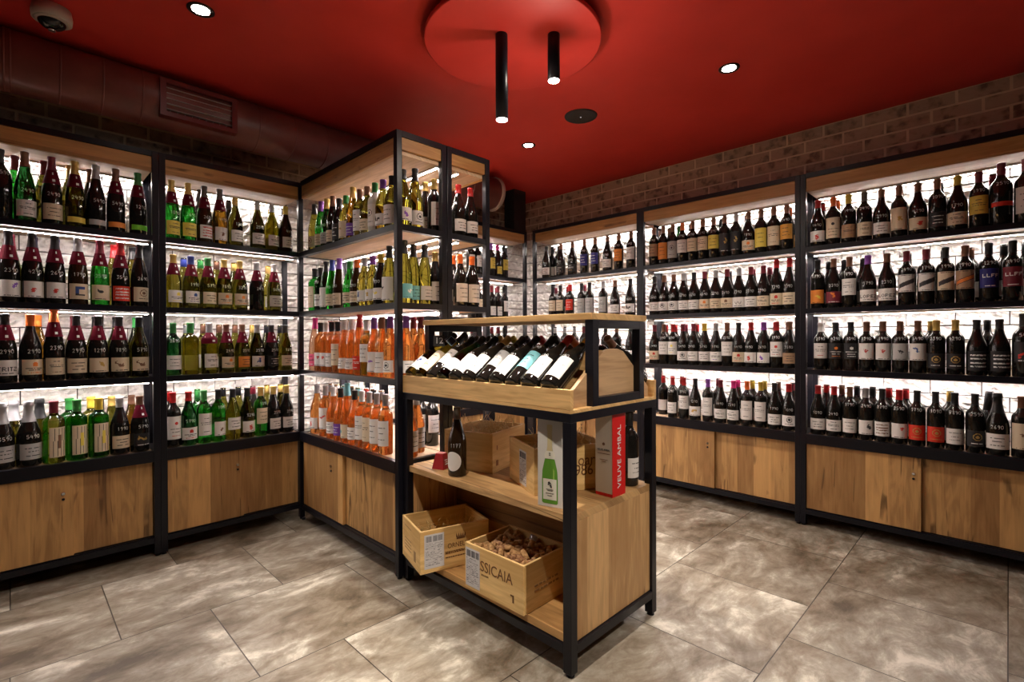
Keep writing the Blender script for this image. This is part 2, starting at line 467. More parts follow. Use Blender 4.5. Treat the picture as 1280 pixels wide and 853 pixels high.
for x, y, z, e in PEND:
    lamp('POINT', 'ceiling_fill', (x, y, z - .022), CEIL_FILL, radius=.02)  # added point light below each pendant, to brighten the red ceiling
for loc, aim, e, ang in AIMED:
    v = Vector(aim) - Vector(loc)
    lamp('SPOT', 'aimed_beam', loc, e, spot=ang, blend=.9, radius=.035, rot=v.to_track_quat('-Z', 'Y').to_euler())
sp = empty('ceiling_speaker', (2.482, 1.867, 2.515)); tag(sp, 'flat black round speaker in the red ceiling with a tiny light', 'ceiling speaker')
MB().lathe([(-.008, .092), (-.006, .098), (0, .1)], 48).build('grille', plain('black_grille', (.008, .006, .006), .6), sp)
MB().lathe([(-.010, .004), (-.008, .005)], 12).build('indicator_light', plain('tiny_led', (1, 1, 1), emit=(.9, .9, 1), estr=1.2), sp)

cam = empty('dome_camera', (.127, 2.80, 2.515)); tag(cam, 'pale security camera with dark glass dome mounted on the ceiling', 'security camera')
MB().lathe([(-.052, .058), (-.05, .064), (-.03, .066), (-.0, .062)], 40).build('housing', PLASTIC, cam)
dome = [(-.052 - .034 * math.sin(a), .046 * math.cos(a)) for a in [R(k) for k in (85, 65, 45, 30, 15, 0)]]
MB().lathe(dome, 32).build('dome', plain('smoked_glass', (.012, .012, .014), .05), cam)
MB().lathe([(-.0565, .049), (-.052, .0575)], 40).build('rim', PLASTIC, cam)
MB().lathe([(-.092, .012), (-.0865, .014)], 20).build('lens', CHROME, cam)

# ------------------------------------------------------------------ round duct, grille, riser
DUCT = noisy('dark_red_duct', (.13, .035, .03), (.20, .06, .05), scale=5, rough=.42, bump=.1)
du = empty('ventilation_duct', (0, 3.13, 2.381)); tag(du, 'long round dark red air duct running under the ceiling above the wall shelves', 'air duct')
RX = Matrix.Rotation(R(90), 4, 'Y')
mb = MB()
MB().lathe([(-1.5, .133), (2.93, .133)], 48, 0, RX).build('duct_pipe', DUCT, du)
for i, x in enumerate([-1.1, -.55, -.02, .0, .16, .31, .46, 1.0, 1.2, 1.4, 1.9, 2.3, 2.6]):
    MB().lathe([(x, .1335), (x + .002, .1352), (x + .006, .1352), (x + .008, .1335)], 48, 0, RX).build('duct_seam', DUCT, du)
MB().lathe([(2.90, .14), (2.905, .143), (2.93, .143), (2.935, .14)], 48, 0, RX).build('duct_flange', plain('pale_flange', (.42, .34, .31), .5), du)
gr = empty('air_grille', (.705, 2.985, 2.362)); tag(gr, 'dark red rectangular air vent grille fixed on the round duct', 'air grille')
mb = MB(); w, h = .175, .093
mb.box(-w, w, 0, .05, -h, -h + .022); mb.box(-w, w, 0, .05, h - .022, h); mb.box(-w, -w + .026, 0, .05, -h + .022, h - .022); mb.box(w - .026, w, 0, .05, -h + .022, h - .022)
mb.build('grille_frame', plain('maroon_metal', (.13, .018, .018), .4), gr)
mb = MB().box(-w + .02, w - .02, .045, .06, -h + .02, h - .02); mb.build('grille_back', plain('black_void', (.004, .004, .004), .9), gr)
for k in range(5):
    z = -.055 + k * .0265
    MB().box(-w + .026, w - .026, .006, .026, z, z + .0018).build('slat', plain('pale_slat', (.5, .45, .43), .35, metal=.3), gr)
for k in range(9):
    x = -.128 + k * .032
    MB().box(x, x + .0015, .028, .044, -h + .022, h - .022).build('fin', plain('pale_slat', (.5, .45, .43), .35), gr)
ri = MB().box(3.25, 3.40, 3.20, 3.33, 2.142, 2.514).build('cable_riser', plain('riser_black', (.006, .006, .008), .6))
tag(ri, 'black boxed riser between shelf top and ceiling at the brick corner', 'riser box')
ROWS = {
    'L10': '-0.033,0.080,M,k,k,n,0,1.01;0.050,0.080,A,d,b,lw1,0,1.01;0.143,0.080,A,k,m,lc0,1,1.01;0.227,0.080,A,o,g,by,1,1.01;0.307,0.080,A,k,s,bg,0,1.01;0.386,0.080,A,k,b,bo,1,1.01;0.478,0.080,A,k,n,bn,1,1.01;*0.018,0.180,A,g,m,lw,0,1.01;*0.120,0.180,A,o,m,lw,0,1.01;*0.215,0.180,A,o,g,lw,0,1.01;*0.294,0.180,A,k,b,lw,0,1.01',
    'L11': '-0.006,0.080,A,k,k,lw3v,1,1;0.073,0.080,A,k,k,lw3r,1,1;0.152,0.080,A,k,k,lw3r,1,1;0.236,0.080,A,b,s,lc4u,1,1;0.320,0.080,A,g,m,lc3k,1,1;0.403,0.080,A,k,r,lr5,1,1;0.482,0.080,A,k,k,lc2,0,1;*-0.078,0.180,A,k,k,lw,0,1;*0.001,0.180,A,o,m,lw,0,1;*0.080,0.180,A,k,k,lw,0,1;*0.159,0.180,A,y,u,lw,0,1;*0.389,0.180,A,y,r,lw,0,1;*0.468,0.180,A,y,k,lw,0,1',
    'L12': '-0.104,0.080,U,k,k,lw0,0,1.07;-0.020,0.080,U,k,k,lwFRITZ,1,1.07;0.064,0.080,U,k,o,lc6o,0,1.07;0.146,0.080,A,k,o,lc1,1,1.07;0.227,0.080,U,k,k,lc0,1,1.07;0.311,0.080,U,k,k,lc3g,1,1.07;0.395,0.080,U,k,k,lc3b,1,1.07;0.479,0.080,U,o,k,lc3b,0,1.07;*0.091,0.180,U,a,o,lw,0,1.07;*0.227,0.180,U,o,m,lw,0,1.07;*0.311,0.180,U,o,k,lw,0,1.07;*0.395,0.180,U,o,k,lw,0,1.07;*0.479,0.180,U,o,n,lw,0,1.07',
    'L13': '-0.034,0.080,C,k,s,lg0,0,0.98;0.056,0.080,C,k,s,lg0,0,0.98;0.143,0.080,S,y,m,tc7,0,0.98;0.227,0.080,S,g,n,tc7y,0,0.98;0.311,0.080,S,g,y,tc7y,0,0.98;0.395,0.080,U,k,s,lc0,0,0.98;0.479,0.080,U,k,b,lk3d,1,0.98;*0.006,0.180,C,o,s,lw,0,0.98;*0.096,0.180,C,o,k,lw,0,0.98;*0.206,0.180,S,g,n,lw,0,0.98;*0.290,0.180,S,y,y,lw,0,0.98;*0.374,0.180,U,y,g,lw,0,0.98;*0.458,0.180,U,a,b,lw,0,0.98',
    'L20': '0.628,0.080,A,g,g,ly1,1,1;0.707,0.080,A,g,g,ly1,1,1;0.786,0.080,A,b,d,lw5r,1,1;0.865,0.080,A,a,d,lw3b,1,1;0.947,0.080,U,o,g,lw0,0,1;1.071,0.080,U,o,s,lw1,0,1;1.155,0.080,U,y,s,lw1,0,1;1.239,0.080,U,b,y,lw0y,0,1;*0.788,0.180,A,k,d,lw,0,1;*0.940,0.180,U,k,d,lw,0,1;*1.101,0.180,U,o,s,lw,0,1;*1.185,0.180,U,y,y,lw,0,1',
    'L21': '0.634,0.080,U,y,g,lw6y,1,1;0.718,0.080,U,o,u,lw6u,1,1;0.802,0.080,U,o,n,lc0,1,1;0.886,0.080,U,o,g,lc6o,1,1;0.970,0.080,U,o,g,lc6o,1,1;1.065,0.080,U,k,s,n,1,1;1.167,0.080,U,o,w,lw0,1,1;*0.704,0.180,U,y,u,lw,0,1;*0.788,0.180,U,y,n,lw,0,1;*0.872,0.180,U,y,b,lw,0,1;*0.967,0.180,U,o,g,lw,0,1;*1.165,0.180,U,y,g,lw,0,1',
    'L22': '0.631,0.080,B,d,n,lw0,0,0.965;0.713,0.080,S,y,n,n,0,0.965;0.806,0.080,S,y,s,lw1,1,0.965;0.895,0.080,U,o,b,lc6o,1,0.965;0.981,0.080,U,o,b,lo0,1,0.965;1.065,0.080,U,o,s,lw3u,0,0.965;1.149,0.080,U,k,k,lk0,1,0.965;1.233,0.080,U,o,k,lc0,0,0.965;*0.715,0.180,B,y,s,lw,0,0.965;*0.800,0.180,B,y,b,lw,0,0.965;*0.884,0.180,U,o,b,lw,0,0.965;*0.971,0.180,U,y,b,lw,0,0.965;*1.070,0.180,U,y,g,lw,0,0.965;*1.155,0.180,U,o,k,lw,0,0.965;*1.239,0.180,U,y,k,lw,0,0.965',
    'L23': '0.627,0.080,B,k,r,tw6r,0,1;0.702,0.080,U,d,r,lw6r,0,1;0.778,0.080,B,g,n,tw1,0,1;0.851,0.080,B,g,k,lw3b,0,1;0.927,0.080,U,y,k,hw0,0,1;1.007,0.080,U,o,k,lw3r,0,1;1.083,0.080,B,g,g,hc0,0,1;1.159,0.080,U,k,g,lw0,0,1;1.239,0.080,U,k,g,lw0,0,1;*0.629,0.180,B,k,r,lw,0,1;*0.768,0.180,B,g,n,lw,0,1;*0.903,0.180,U,y,k,lw,0,1;*0.987,0.180,U,y,k,lw,0,1;*1.071,0.180,U,k,m,lw,0,1;*1.155,0.180,U,y,g,lw,0,1;*1.239,0.180,U,o,g,lw,0,1',
    'PA0': '3.102,0.065,A,y,k,lc2,0,0.91;3.005,0.065,A,g,v,lc0,0,0.91;2.926,0.065,A,d,g,lg0,0,0.91;2.847,0.065,A,k,b,lc0,0,0.91;2.765,0.065,U,k,k,tk0,0,0.91;2.681,0.065,U,y,n,tc3g,0,0.91;2.600,0.065,A,a,g,lv0,0,0.91;2.522,0.065,B,o,b,tw1,0,0.91;2.441,0.065,U,o,b,lc0,0,0.91;2.361,0.065,B,w,n,tw2,0,0.91;2.280,0.065,U,y,v,lw3k,0,0.91;2.196,0.065,U,o,k,tw0,0,0.91',
    'PA1': '3.099,0.065,S,g,k,tc1,0,0.9;3.019,0.065,B,d,k,lw1,0,0.9;2.941,0.065,A,d,k,tw3k,0,0.9;2.860,0.065,A,g,u,lc0,0,0.9;2.768,0.065,A,b,v,lc1,0,0.9;2.640,0.065,U,g,n,lc0,0,0.9;2.556,0.065,U,b,o,lc1,0,0.9;2.472,0.065,U,y,s,lw3u,0,0.9;2.388,0.065,U,y,v,lw3g,0,0.9;2.304,0.065,U,k,y,lw3y,0,0.9;2.222,0.065,A,y,k,tw3k,0,0.9;*3.103,0.165,B,d,k,lw,0,0.9;*3.025,0.165,A,g,u,lw,0,0.9',
    'PA2': '3.102,0.065,A,p,i,lp1,0,1;3.024,0.065,B,r,k,lw3r,0,1;2.947,0.065,B,r,w,lw3r,0,1;2.870,0.065,B,r,k,lw0,0,1;2.793,0.065,B,r,k,tc0,0,1;2.708,0.065,P,r,w,lw0,0,1;2.622,0.065,P,r,w,lw1,0,1;2.532,0.065,A,r,r,lr1,0,1;2.454,0.065,B,y,w,hw0,0,1;2.377,0.065,P,r,v,tw3v,0,1;2.299,0.065,P,r,b,tw0,0,1;2.219,0.065,P,r,v,lw2,0,1;*3.102,0.165,P,r,i,lw,0,1;*3.024,0.165,P,r,w,lw,0,1;*2.946,0.165,P,r,w,lw,0,1;*2.868,0.165,P,r,s,lw,0,1;*2.791,0.165,P,r,w,lw,0,1;*2.713,0.165,P,r,s,lw,0,1;*2.635,0.165,P,r,r,lw,0,1;*2.557,0.165,P,r,k,lw,0,1;*2.479,0.165,P,r,r,lw,0,1',
    'PA3': '3.080,0.065,U,r,s,lw3r,0,1.02;2.961,0.065,B,r,s,tw3r,0,1.02;2.854,0.065,U,r,w,lw1,0,1.02;2.762,0.065,U,r,k,lv0,0,1.02;2.679,0.065,A,r,t,lc3t,0,1.02;2.591,0.065,U,r,k,lw0,0,1.02;2.511,0.065,B,r,w,tw1,0,1.02;2.432,0.065,B,r,s,tc1,0,1.02;2.355,0.065,B,r,s,tw0,0,1.02;2.268,0.065,B,r,s,tw0,0,1.02;*3.099,0.165,U,r,s,lw,0,1.02;*3.015,0.165,U,r,w,lw,0,1.02;*2.923,0.165,U,r,t,lw,0,1.02;*2.830,0.165,U,r,k,lw,0,1.02;*2.741,0.165,U,r,t,lw,0,1.02;*2.646,0.165,U,r,r,lw,0,1.02;*2.564,0.165,B,r,k,lw,0,1.02;*2.477,0.165,U,r,s,lw,0,1.02',
    'PE0': '1.371,0.070,U,o,k,lw3v,0,0.97;1.461,0.100,A,y,k,lw2,0,0.97;1.568,0.160,U,k,g,lw0,0,0.97;1.574,0.090,B,k,g,tw0,0,0.97;1.720,0.070,U,k,r,lw0,0,0.97;1.805,0.070,U,k,r,lw0,0,0.97',
    'PE1': '1.376,0.070,A,y,k,lt3w,0,0.95;1.470,0.130,A,y,k,lt0,0,0.95;1.519,0.100,A,y,k,lw0,0,0.95;1.578,0.090,U,k,g,tw0,0,0.95;1.711,0.110,U,k,o,lw0,0,0.95;1.721,0.060,U,k,o,tw0,0,0.95;1.806,0.060,U,k,o,tw0,0,0.95',
    'PE2': '1.385,0.070,P,r,v,lw0,0,1;1.488,0.160,P,r,m,lw1,0,1;1.492,0.100,P,r,m,lw1,0,1',
    'PE3': '1.408,0.080,U,r,s,tw0,0,1;1.492,0.140,U,r,s,tw0,0,1;1.620,0.280,B,k,k,hw0,0,1;1.647,0.220,B,k,k,hw0,0,1',
    'AL0': '2.784,0.080,B,k,k,hw0,0,1;2.861,0.080,B,k,g,hw0,0,1;2.941,0.080,U,k,m,n,0,1;3.022,0.080,B,k,v,hy0,0,1;3.102,0.080,U,k,i,ly0,0,1;3.183,0.080,B,k,k,hy1n,0,1',
    'AL1': '2.798,0.080,B,k,k,hw0,0,1;2.875,0.080,B,k,b,hc0,0,1;2.952,0.080,B,k,o,hc1,0,1;3.029,0.080,B,k,m,lw0,0,1;3.106,0.080,B,k,m,lw1,0,1;3.183,0.080,B,k,k,hw0,0,1;*3.106,0.180,B,k,b,lw,0,1;*3.183,0.180,B,k,m,lw,0,1',
    'AL2': '2.721,0.080,B,k,k,lw,0,1;2.798,0.080,B,k,m,lw,0,1;2.875,0.080,B,k,m,lw,0,1;2.952,0.080,B,k,k,lw,0,1;3.029,0.080,B,k,m,lw,0,1;3.106,0.080,B,k,m,lw,0,1;3.183,0.080,B,k,k,lw,0,1',
    'AL3': '2.644,0.080,B,k,k,lw0,0,1;2.731,0.080,B,k,s,lw0,0,1;2.821,0.080,B,k,k,lw0,0,1;2.922,0.080,B,k,k,lw0,0,1;3.028,0.080,B,k,m,lw0,0,1;3.106,0.080,B,k,k,lw0,0,1;3.183,0.080,B,k,k,lw0,0,1',
    'R10': '3.010,0.070,U,k,k,lw0,0,1;2.840,0.070,U,k,b,lk0,0,1;2.709,0.070,U,k,b,lk1,0,1;2.579,0.070,B,k,b,hu0,0,1;2.468,0.070,B,k,b,hu0,0,1;2.344,0.070,U,k,b,lw0,0,1;2.237,0.070,B,k,b,ho0,0,1;2.124,0.070,B,k,b,hw1,0,1;*3.022,0.170,B,k,k,lw,0,1;*2.946,0.170,B,k,k,lw,0,1',
    'R11': '2.935,0.070,B,k,k,hc0,0,1;2.846,0.070,B,k,k,hc0,0,1;2.737,0.070,B,k,r,hr0,0,1;2.611,0.070,B,k,k,tg0,0,1;2.527,0.070,B,k,k,tg0,0,1;2.389,0.070,B,k,s,tg1,0,1;2.273,0.070,U,k,b,lw0,0,1;2.130,0.070,U,k,k,lw3k,0,1;*2.981,0.170,B,k,m,lw,0,1;*2.839,0.170,B,k,r,lw,0,1;*2.651,0.170,B,k,m,lw,0,1',
    'R12': '2.908,0.070,B,k,s,lw,0,1;2.797,0.070,B,k,s,lw,0,1;2.690,0.070,B,k,s,lw,0,1;2.587,0.070,B,k,m,lw,0,1;2.470,0.070,B,k,k,lw,0,1;2.366,0.070,B,k,k,lw0,0,1;2.258,0.070,B,k,b,lw0,0,1;2.131,0.070,U,k,k,lw0,0,1',
    'R13': '3.022,0.070,B,k,k,hw0,0,1;2.946,0.070,B,k,k,hw0,0,1;2.869,0.070,B,k,k,hw0,0,1;2.745,0.070,B,k,k,hw0,0,1;2.423,0.070,B,k,k,hw0,0,1;2.266,0.070,B,k,m,hw0,0,1;2.132,0.070,B,k,k,hw0,0,1',
    'R20': '1.922,0.070,B,k,b,hb0,0,0.985;1.846,0.070,B,k,b,to0,0,0.985;1.770,0.070,B,k,b,tg2,0,0.985;1.694,0.070,B,k,o,hw0,0,0.985;1.617,0.070,B,k,b,hc0,0,0.985;1.541,0.070,B,k,b,hc1,0,0.985;1.464,0.070,B,k,b,hy0,0,0.985;1.388,0.070,B,k,b,tk3d,0,0.985;1.311,0.070,B,k,s,tk3d,0,0.985;1.231,0.070,U,k,b,lc6o,0,0.985;1.151,0.070,B,k,b,ty0,0,0.985;1.074,0.070,B,k,b,tc1,0,0.985;0.997,0.070,B,k,b,hd0,0,0.985;*1.922,0.170,B,k,b,lw,0,0.985;*1.846,0.170,B,k,b,lw,0,0.985;*1.769,0.170,B,g,n,lw,0,0.985;*1.676,0.170,B,k,k,lw,0,0.985;*1.452,0.170,B,k,k,lw,0,0.985;*1.277,0.170,U,k,m,lw,0,0.985;*1.009,0.170,B,k,o,hd0,0,0.985',
    'R21': '1.919,0.070,U,k,k,lw0,0,1;1.841,0.070,U,k,b,lw2,0,1;1.762,0.070,U,k,b,lw2,0,1;1.684,0.070,U,k,s,lw0,0,1;1.606,0.070,U,k,k,lw0,0,1;1.527,0.070,U,k,m,lc6o,0,1;1.449,0.070,U,k,s,lc0,0,1;1.371,0.070,U,k,m,lc6b,0,1;1.292,0.070,U,k,s,lwVV,0,1;1.214,0.070,U,k,m,lw0,0,1;1.136,0.070,U,k,m,lc1,0,1;1.057,0.070,U,k,r,lc6r,0,1.11;0.981,0.070,U,k,r,lc0,0,1.11;*1.888,0.170,U,k,k,lw,0,1;*1.725,0.170,U,k,k,lw,0,1;*1.566,0.170,U,k,g,lw,0,1;*1.394,0.170,U,k,k,lw,0,1;*1.235,0.170,U,k,m,lw,0,1;*1.129,0.170,U,k,m,lw,0,1',
    'R22': '1.919,0.070,U,k,m,lc6r,0,1;1.842,0.070,B,k,b,hw0,0,1;1.768,0.070,B,k,r,hw6y,0,1;1.691,0.070,U,k,m,lw2,0,1;1.611,0.070,U,k,m,lw1,0,1;1.530,0.070,U,k,y,lw0,0,1;1.449,0.070,U,k,s,lw1v,0,1;1.372,0.070,B,k,b,hw0,0,1;1.295,0.070,U,k,k,lc6r,0,1;1.215,0.070,U,k,r,lw3r,0,1;1.134,0.070,U,k,v,lw3v,0,1;1.057,0.070,B,k,r,hw6r,0,1;0.981,0.070,U,k,b,lb0,0,1;*1.877,0.170,B,k,r,lw,0,1;*1.800,0.170,B,k,r,lw,0,1;*1.717,0.170,B,k,m,lw,0,1;*1.630,0.170,B,k,r,lw,0,1;*1.408,0.170,B,k,m,lw,0,1;*1.331,0.170,B,k,m,lw,0,1;*1.250,0.170,U,k,r,lw,0,1;*1.170,0.170,B,k,v,lw,0,1;*1.093,0.170,B,k,r,lw,0,1;*1.016,0.170,B,k,b,lw,0,1',
    'R23': '1.772,0.070,B,k,r,lw0,0,1;1.684,0.070,B,k,r,hw1,0,1;1.599,0.070,U,k,k,lw3d,0,1;1.506,0.070,B,k,v,tw1,0,1;1.417,0.070,U,k,m,lw1,0,1;1.329,0.070,U,k,i,lw1,0,1;1.240,0.070,B,k,o,tw1,0,1;1.154,0.070,B,k,y,tw1,0,1;1.070,0.070,U,k,k,lw0,0,1;0.986,0.070,U,k,r,lw2,0,1;*1.901,0.170,B,k,r,lw,0,1;*1.824,0.170,B,k,r,lw,0,1;*1.747,0.170,B,k,r,lw,0,1;*1.474,0.170,B,k,m,lw,0,1;*1.337,0.170,U,k,i,lw,0,1;*1.240,0.170,B,k,y,lw,0,1;*1.163,0.170,B,k,y,lw,0,1;*1.077,0.170,U,k,b,lw,0,1;*0.993,0.170,U,k,m,lw,0,1',
    'R30': '0.824,0.070,U,k,r,lw3r,0,0.97;0.744,0.070,B,k,o,tc6k,0,0.97;0.667,0.070,B,k,y,lb1,0,0.97;0.590,0.070,B,k,d,lc1,0,0.97;0.510,0.070,U,k,b,lw0r,0,0.97;0.430,0.070,B,k,b,tc3g,0,0.97;0.349,0.070,U,k,b,lc3r,0,0.97;0.269,0.070,B,k,b,lk0,0,0.97;0.189,0.070,U,k,y,lc1,0,0.97;0.108,0.070,B,k,m,hy1,0,0.97;0.027,0.070,M,k,m,br,0,0.97;-0.059,0.070,M,k,m,tw0,0,0.97;*0.824,0.170,U,k,r,lw,0,0.97;*0.744,0.170,B,k,o,lw,0,0.97;*0.437,0.170,B,k,k,lw,0,0.97;*0.265,0.170,B,k,k,lw,0,0.97;*0.058,0.170,B,k,m,lw,0,0.97',
    'R31': '0.826,0.070,B,k,k,lo3y,0,1;0.742,0.070,U,k,b,lm3o,0,1;0.662,0.070,B,k,b,hw1,0,1;0.573,0.070,U,k,v,lwLOPEZ,0,1;0.484,0.070,U,k,b,lwLOPEZ,0,1;0.398,0.070,B,k,m,hw8k,0,1;0.315,0.070,B,k,m,hw8k,0,1;0.236,0.070,B,k,k,hc8k,0,1;0.159,0.070,B,k,b,hb8o,0,1;0.071,0.070,B,k,k,hu9,0,1;-0.014,0.070,B,k,k,hm9,0,1;*0.789,0.170,U,k,k,lw,0,1;*0.708,0.170,B,k,k,lw,0,1;*0.613,0.170,U,k,k,lw,0,1;*0.402,0.170,B,k,k,lw,0,1;*0.325,0.170,B,k,m,lw,0,1;*0.248,0.170,B,k,k,lw,0,1;*0.143,0.170,B,k,b,lw,0,1;*0.017,0.170,B,k,k,lw,0,1;*-0.060,0.170,B,k,k,lw,0,1',
    'R32': '0.810,0.070,B,k,w,hw1r,0,0.955;0.733,0.070,B,k,k,hk6o,0,0.955;0.656,0.070,B,k,k,hk6w,0,0.955;0.579,0.070,B,k,b,hw3r,0,0.955;0.502,0.070,B,k,b,hw3r,0,0.955;0.426,0.070,B,k,b,hg3k,0,0.955;0.349,0.070,B,k,b,hw3u,0,0.955;0.272,0.070,B,k,g,lk2,0,0.955;0.196,0.070,B,k,g,lk2d,0,0.955;0.115,0.070,U,k,k,tk5w,0,0.955;0.032,0.070,U,k,k,tk5w,0,0.955;-0.053,0.070,M,k,k,hk3r,0,0.955;-0.138,0.070,M,k,k,hk3v,0,0.955;*0.828,0.170,B,k,w,lw,0,0.955;*0.751,0.170,B,k,k,lw,0,0.955;*0.674,0.170,B,k,k,lw,0,0.955;*0.597,0.170,B,k,k,lw,0,0.955;*0.520,0.170,B,k,k,lw,0,0.955;*0.437,0.170,B,k,b,lw,0,0.955;*0.302,0.170,B,k,g,lw,0,0.955;*0.078,0.170,B,k,k,lw,0,0.955',
    'R33': '0.824,0.070,U,k,r,lw0,0,1;0.740,0.070,U,k,r,lw1k,0,1;0.660,0.070,B,k,b,lw0,0,1;0.583,0.070,B,k,s,lw3k,0,1;0.506,0.070,B,k,k,lw5b,0,1;0.429,0.070,B,k,r,lw3r,0,1;0.352,0.070,B,k,k,lr2d,0,1;0.275,0.070,B,k,k,lr2d,0,1;0.198,0.070,B,k,k,lw0,0,1;0.121,0.070,B,k,k,lk2d,0,1;0.038,0.070,C,k,k,lw0,0,1;-0.046,0.070,B,k,b,tc3b,0,1;*0.801,0.170,U,k,r,lw,0,1;*0.720,0.170,B,k,b,lw,0,1;*0.643,0.170,B,k,k,lw,0,1;*0.566,0.170,B,k,k,lw,0,1;*0.489,0.170,B,k,r,lw,0,1;*0.412,0.170,B,k,r,lw,0,1;*0.223,0.170,B,k,g,lw,0,1;*0.069,0.170,C,k,k,lw,0,1',
}
# ------------------------------------------------------------------ bottles
PROF = {
 'B': [(0, .030), (.001, .0345), (.005, .0372), (.185, .0375), (.198, .0365), (.208, .0335), (.217, .0275), (.226, .0205), (.236, .0165), (.248, .0148), (.286, .0142), (.2865, .0156), (.299, .0154), (.300, .0135)],
 'U': [(0, .033), (.001, .038), (.006, .0408), (.135, .041), (.150, .0402), (.166, .0375), (.184, .0328), (.202, .0268), (.220, .0212), (.238, .0176), (.256, .0152), (.284, .0144), (.2845, .0158), (.297, .0156), (.298, .0135)],
 'A': [(0, .031), (.001, .0355), (.006, .0383), (.145, .0385), (.165, .0372), (.19, .0338), (.215, .029), (.24, .0238), (.265, .0192), (.285, .0162), (.300, .0150), (.318, .0144), (.3185, .0158), (.331, .0156), (.332, .0135)],
 'C': [(0, .035), (.001, .041), (.007, .0438), (.135, .044), (.155, .0425), (.175, .0385), (.195, .032), (.215, .0255), (.235, .0208), (.255, .018), (.285, .0162), (.2855, .0185), (.298, .0185), (.306, .0175), (.310, .014)],
 'S': [(0, .034), (.001, .0385), (.006, .0408), (.20, .041), (.212, .0392), (.221, .034), (.228, .0255), (.234, .0185), (.242, .0165), (.262, .0160), (.288, .0160), (.289, .0175), (.301, .0175), (.302, .016)],
 'P': [(0, .032), (.001, .0355), (.006, .0382), (.03, .0375), (.07, .0345), (.10, .0338), (.13, .0355), (.150, .0365), (.170, .0345), (.19, .029), (.21, .0228), (.23, .0185), (.25, .0160), (.296, .0146), (.2965, .016), (.31, .0158), (.311, .014)],
 'M': [(0, .034), (.001, .0385), (.006, .0418), (.20, .042), (.215, .0405), (.226, .036), (.236, .0285), (.246, .0215), (.256, .0180), (.27, .0165), (.309, .0158), (.3095, .0172), (.323, .017), (.324, .015)],
}
CAP0 = dict(B=.243, U=.247, A=.262, C=.212, S=.243, P=.252, M=.262)
HGT = {k: v[-1][0] for k, v in PROF.items()}

def rad(t, z):
    p = PROF[t]
    for (z0, r0), (z1, r1) in zip(p, p[1:]):
        if z0 <= z <= z1:
            return r0 + (r1 - r0) * ((z - z0) / (z1 - z0) if z1 > z0 else 0)
    return p[-1][1]

def glass(name, col, r=.04, tr=1.0):
    return plain('glass_' + name, col, r, trans=tr, ior=1.46)
GLASS = {'k': plain('dark_wine_glass', (.010, .009, .008), .045), 'b': plain('brown_black_glass', (.022, .011, .005), .045),
         'd': glass('deep_green', (.01, .09, .02)), 'g': glass('bright_green', (.02, .36, .03)), 'o': glass('olive', (.15, .14, .015)),
         'y': glass('straw', (.56, .52, .07)), 'a': glass('amber', (.52, .25, .02)), 'r': glass('rose', (1.0, .42, .11), tr=.82), 'p': glass('pale_pink', (1.0, .60, .38), tr=.85),
         'w': plain('frosted_white_glass', (.62, .6, .55), .4)}
GW = {'k': 'black', 'b': 'brown-black', 'd': 'deep green', 'g': 'bright green', 'o': 'olive', 'y': 'straw-yellow', 'a': 'amber', 'r': 'orange rose', 'p': 'pale pink', 'w': 'white'}
COL = {'k': (.012, .012, .014), 's': (.42, .42, .44), 'w': (.78, .76, .74), 'r': (.42, .014, .016), 'm': (.16, .015, .03), 'o': (.75, .16, .03), 'g': (.62, .42, .12), 'n': (.035, .22, .05),
       'v': (.22, .07, .38), 'b': (.20, .095, .06), 't': (.18, .50, .56), 'y': (.58, .42, .05), 'i': (.62, .03, .22), 'd': (.10, .085, .075), 'u': (.04, .06, .30), 'c': (.66, .55, .40), 'p': (.85, .12, .25), 'l': (.1, .1, .1)}
CW = {'k': 'black', 's': 'silver', 'w': 'white', 'r': 'red', 'm': 'maroon', 'o': 'orange', 'g': 'gold', 'n': 'green', 'v': 'violet', 'b': 'brown', 't': 'teal', 'y': 'yellow', 'i': 'magenta', 'd': 'dark grey', 'u': 'blue', 'c': 'cream', 'p': 'pink'}
LCOL = dict(COL); LCOL.update({'w': (.74, .71, .69), 'g': (.42, .42, .42), 's': (.5, .5, .5), 'y': (.74, .58, .10), 'u': (.02, .02, .17), 'd': (.62, .30, .05), 'b': (.35, .22, .13), 'r': (.62, .035, .015), 'o': (.72, .24, .04), 'k': (.015, .015, .018), 'n': (.16, .55, .03), 'v': (.15, .05, .32)})
LW = dict(CW); LW.update({'g': 'grey', 'd': 'orange-gold'})
def cap_mat(c):
    return plain('capsule_' + CW[c].replace(' ', '_'), COL[c], .32, metal=.35 if c in 'sgbd' else 0)
def paper(c):
    return plain('paper_' + LW[c].replace('-', '_'), LCOL[c], .55)
INK = {'k': plain('ink_black', (.03, .03, .035), .6), 'r': plain('ink_red', (.5, .03, .02), .6), 'u': plain('ink_blue', (.03, .07, .24), .6), 'g': plain('ink_gold', (.45, .28, .06), .5), 'o': plain('ink_orange', (.72, .2, .03), .6),
       'v': plain('ink_violet', (.2, .08, .45), .6), 'b': plain('ink_brown', (.18, .09, .05), .6), 'w': plain('ink_white', (.75, .75, .75), .6), 'y': plain('ink_yellow', (.75, .6, .08), .6), 'd': plain('ink_old_gold', (.5, .33, .1), .4, metal=.3),
       't': plain('ink_teal', (.05, .36, .42), .6), 'n': plain('ink_green', (.1, .35, .08), .6)}
CHALK = plain('white_marker', (.7, .7, .7), .6)

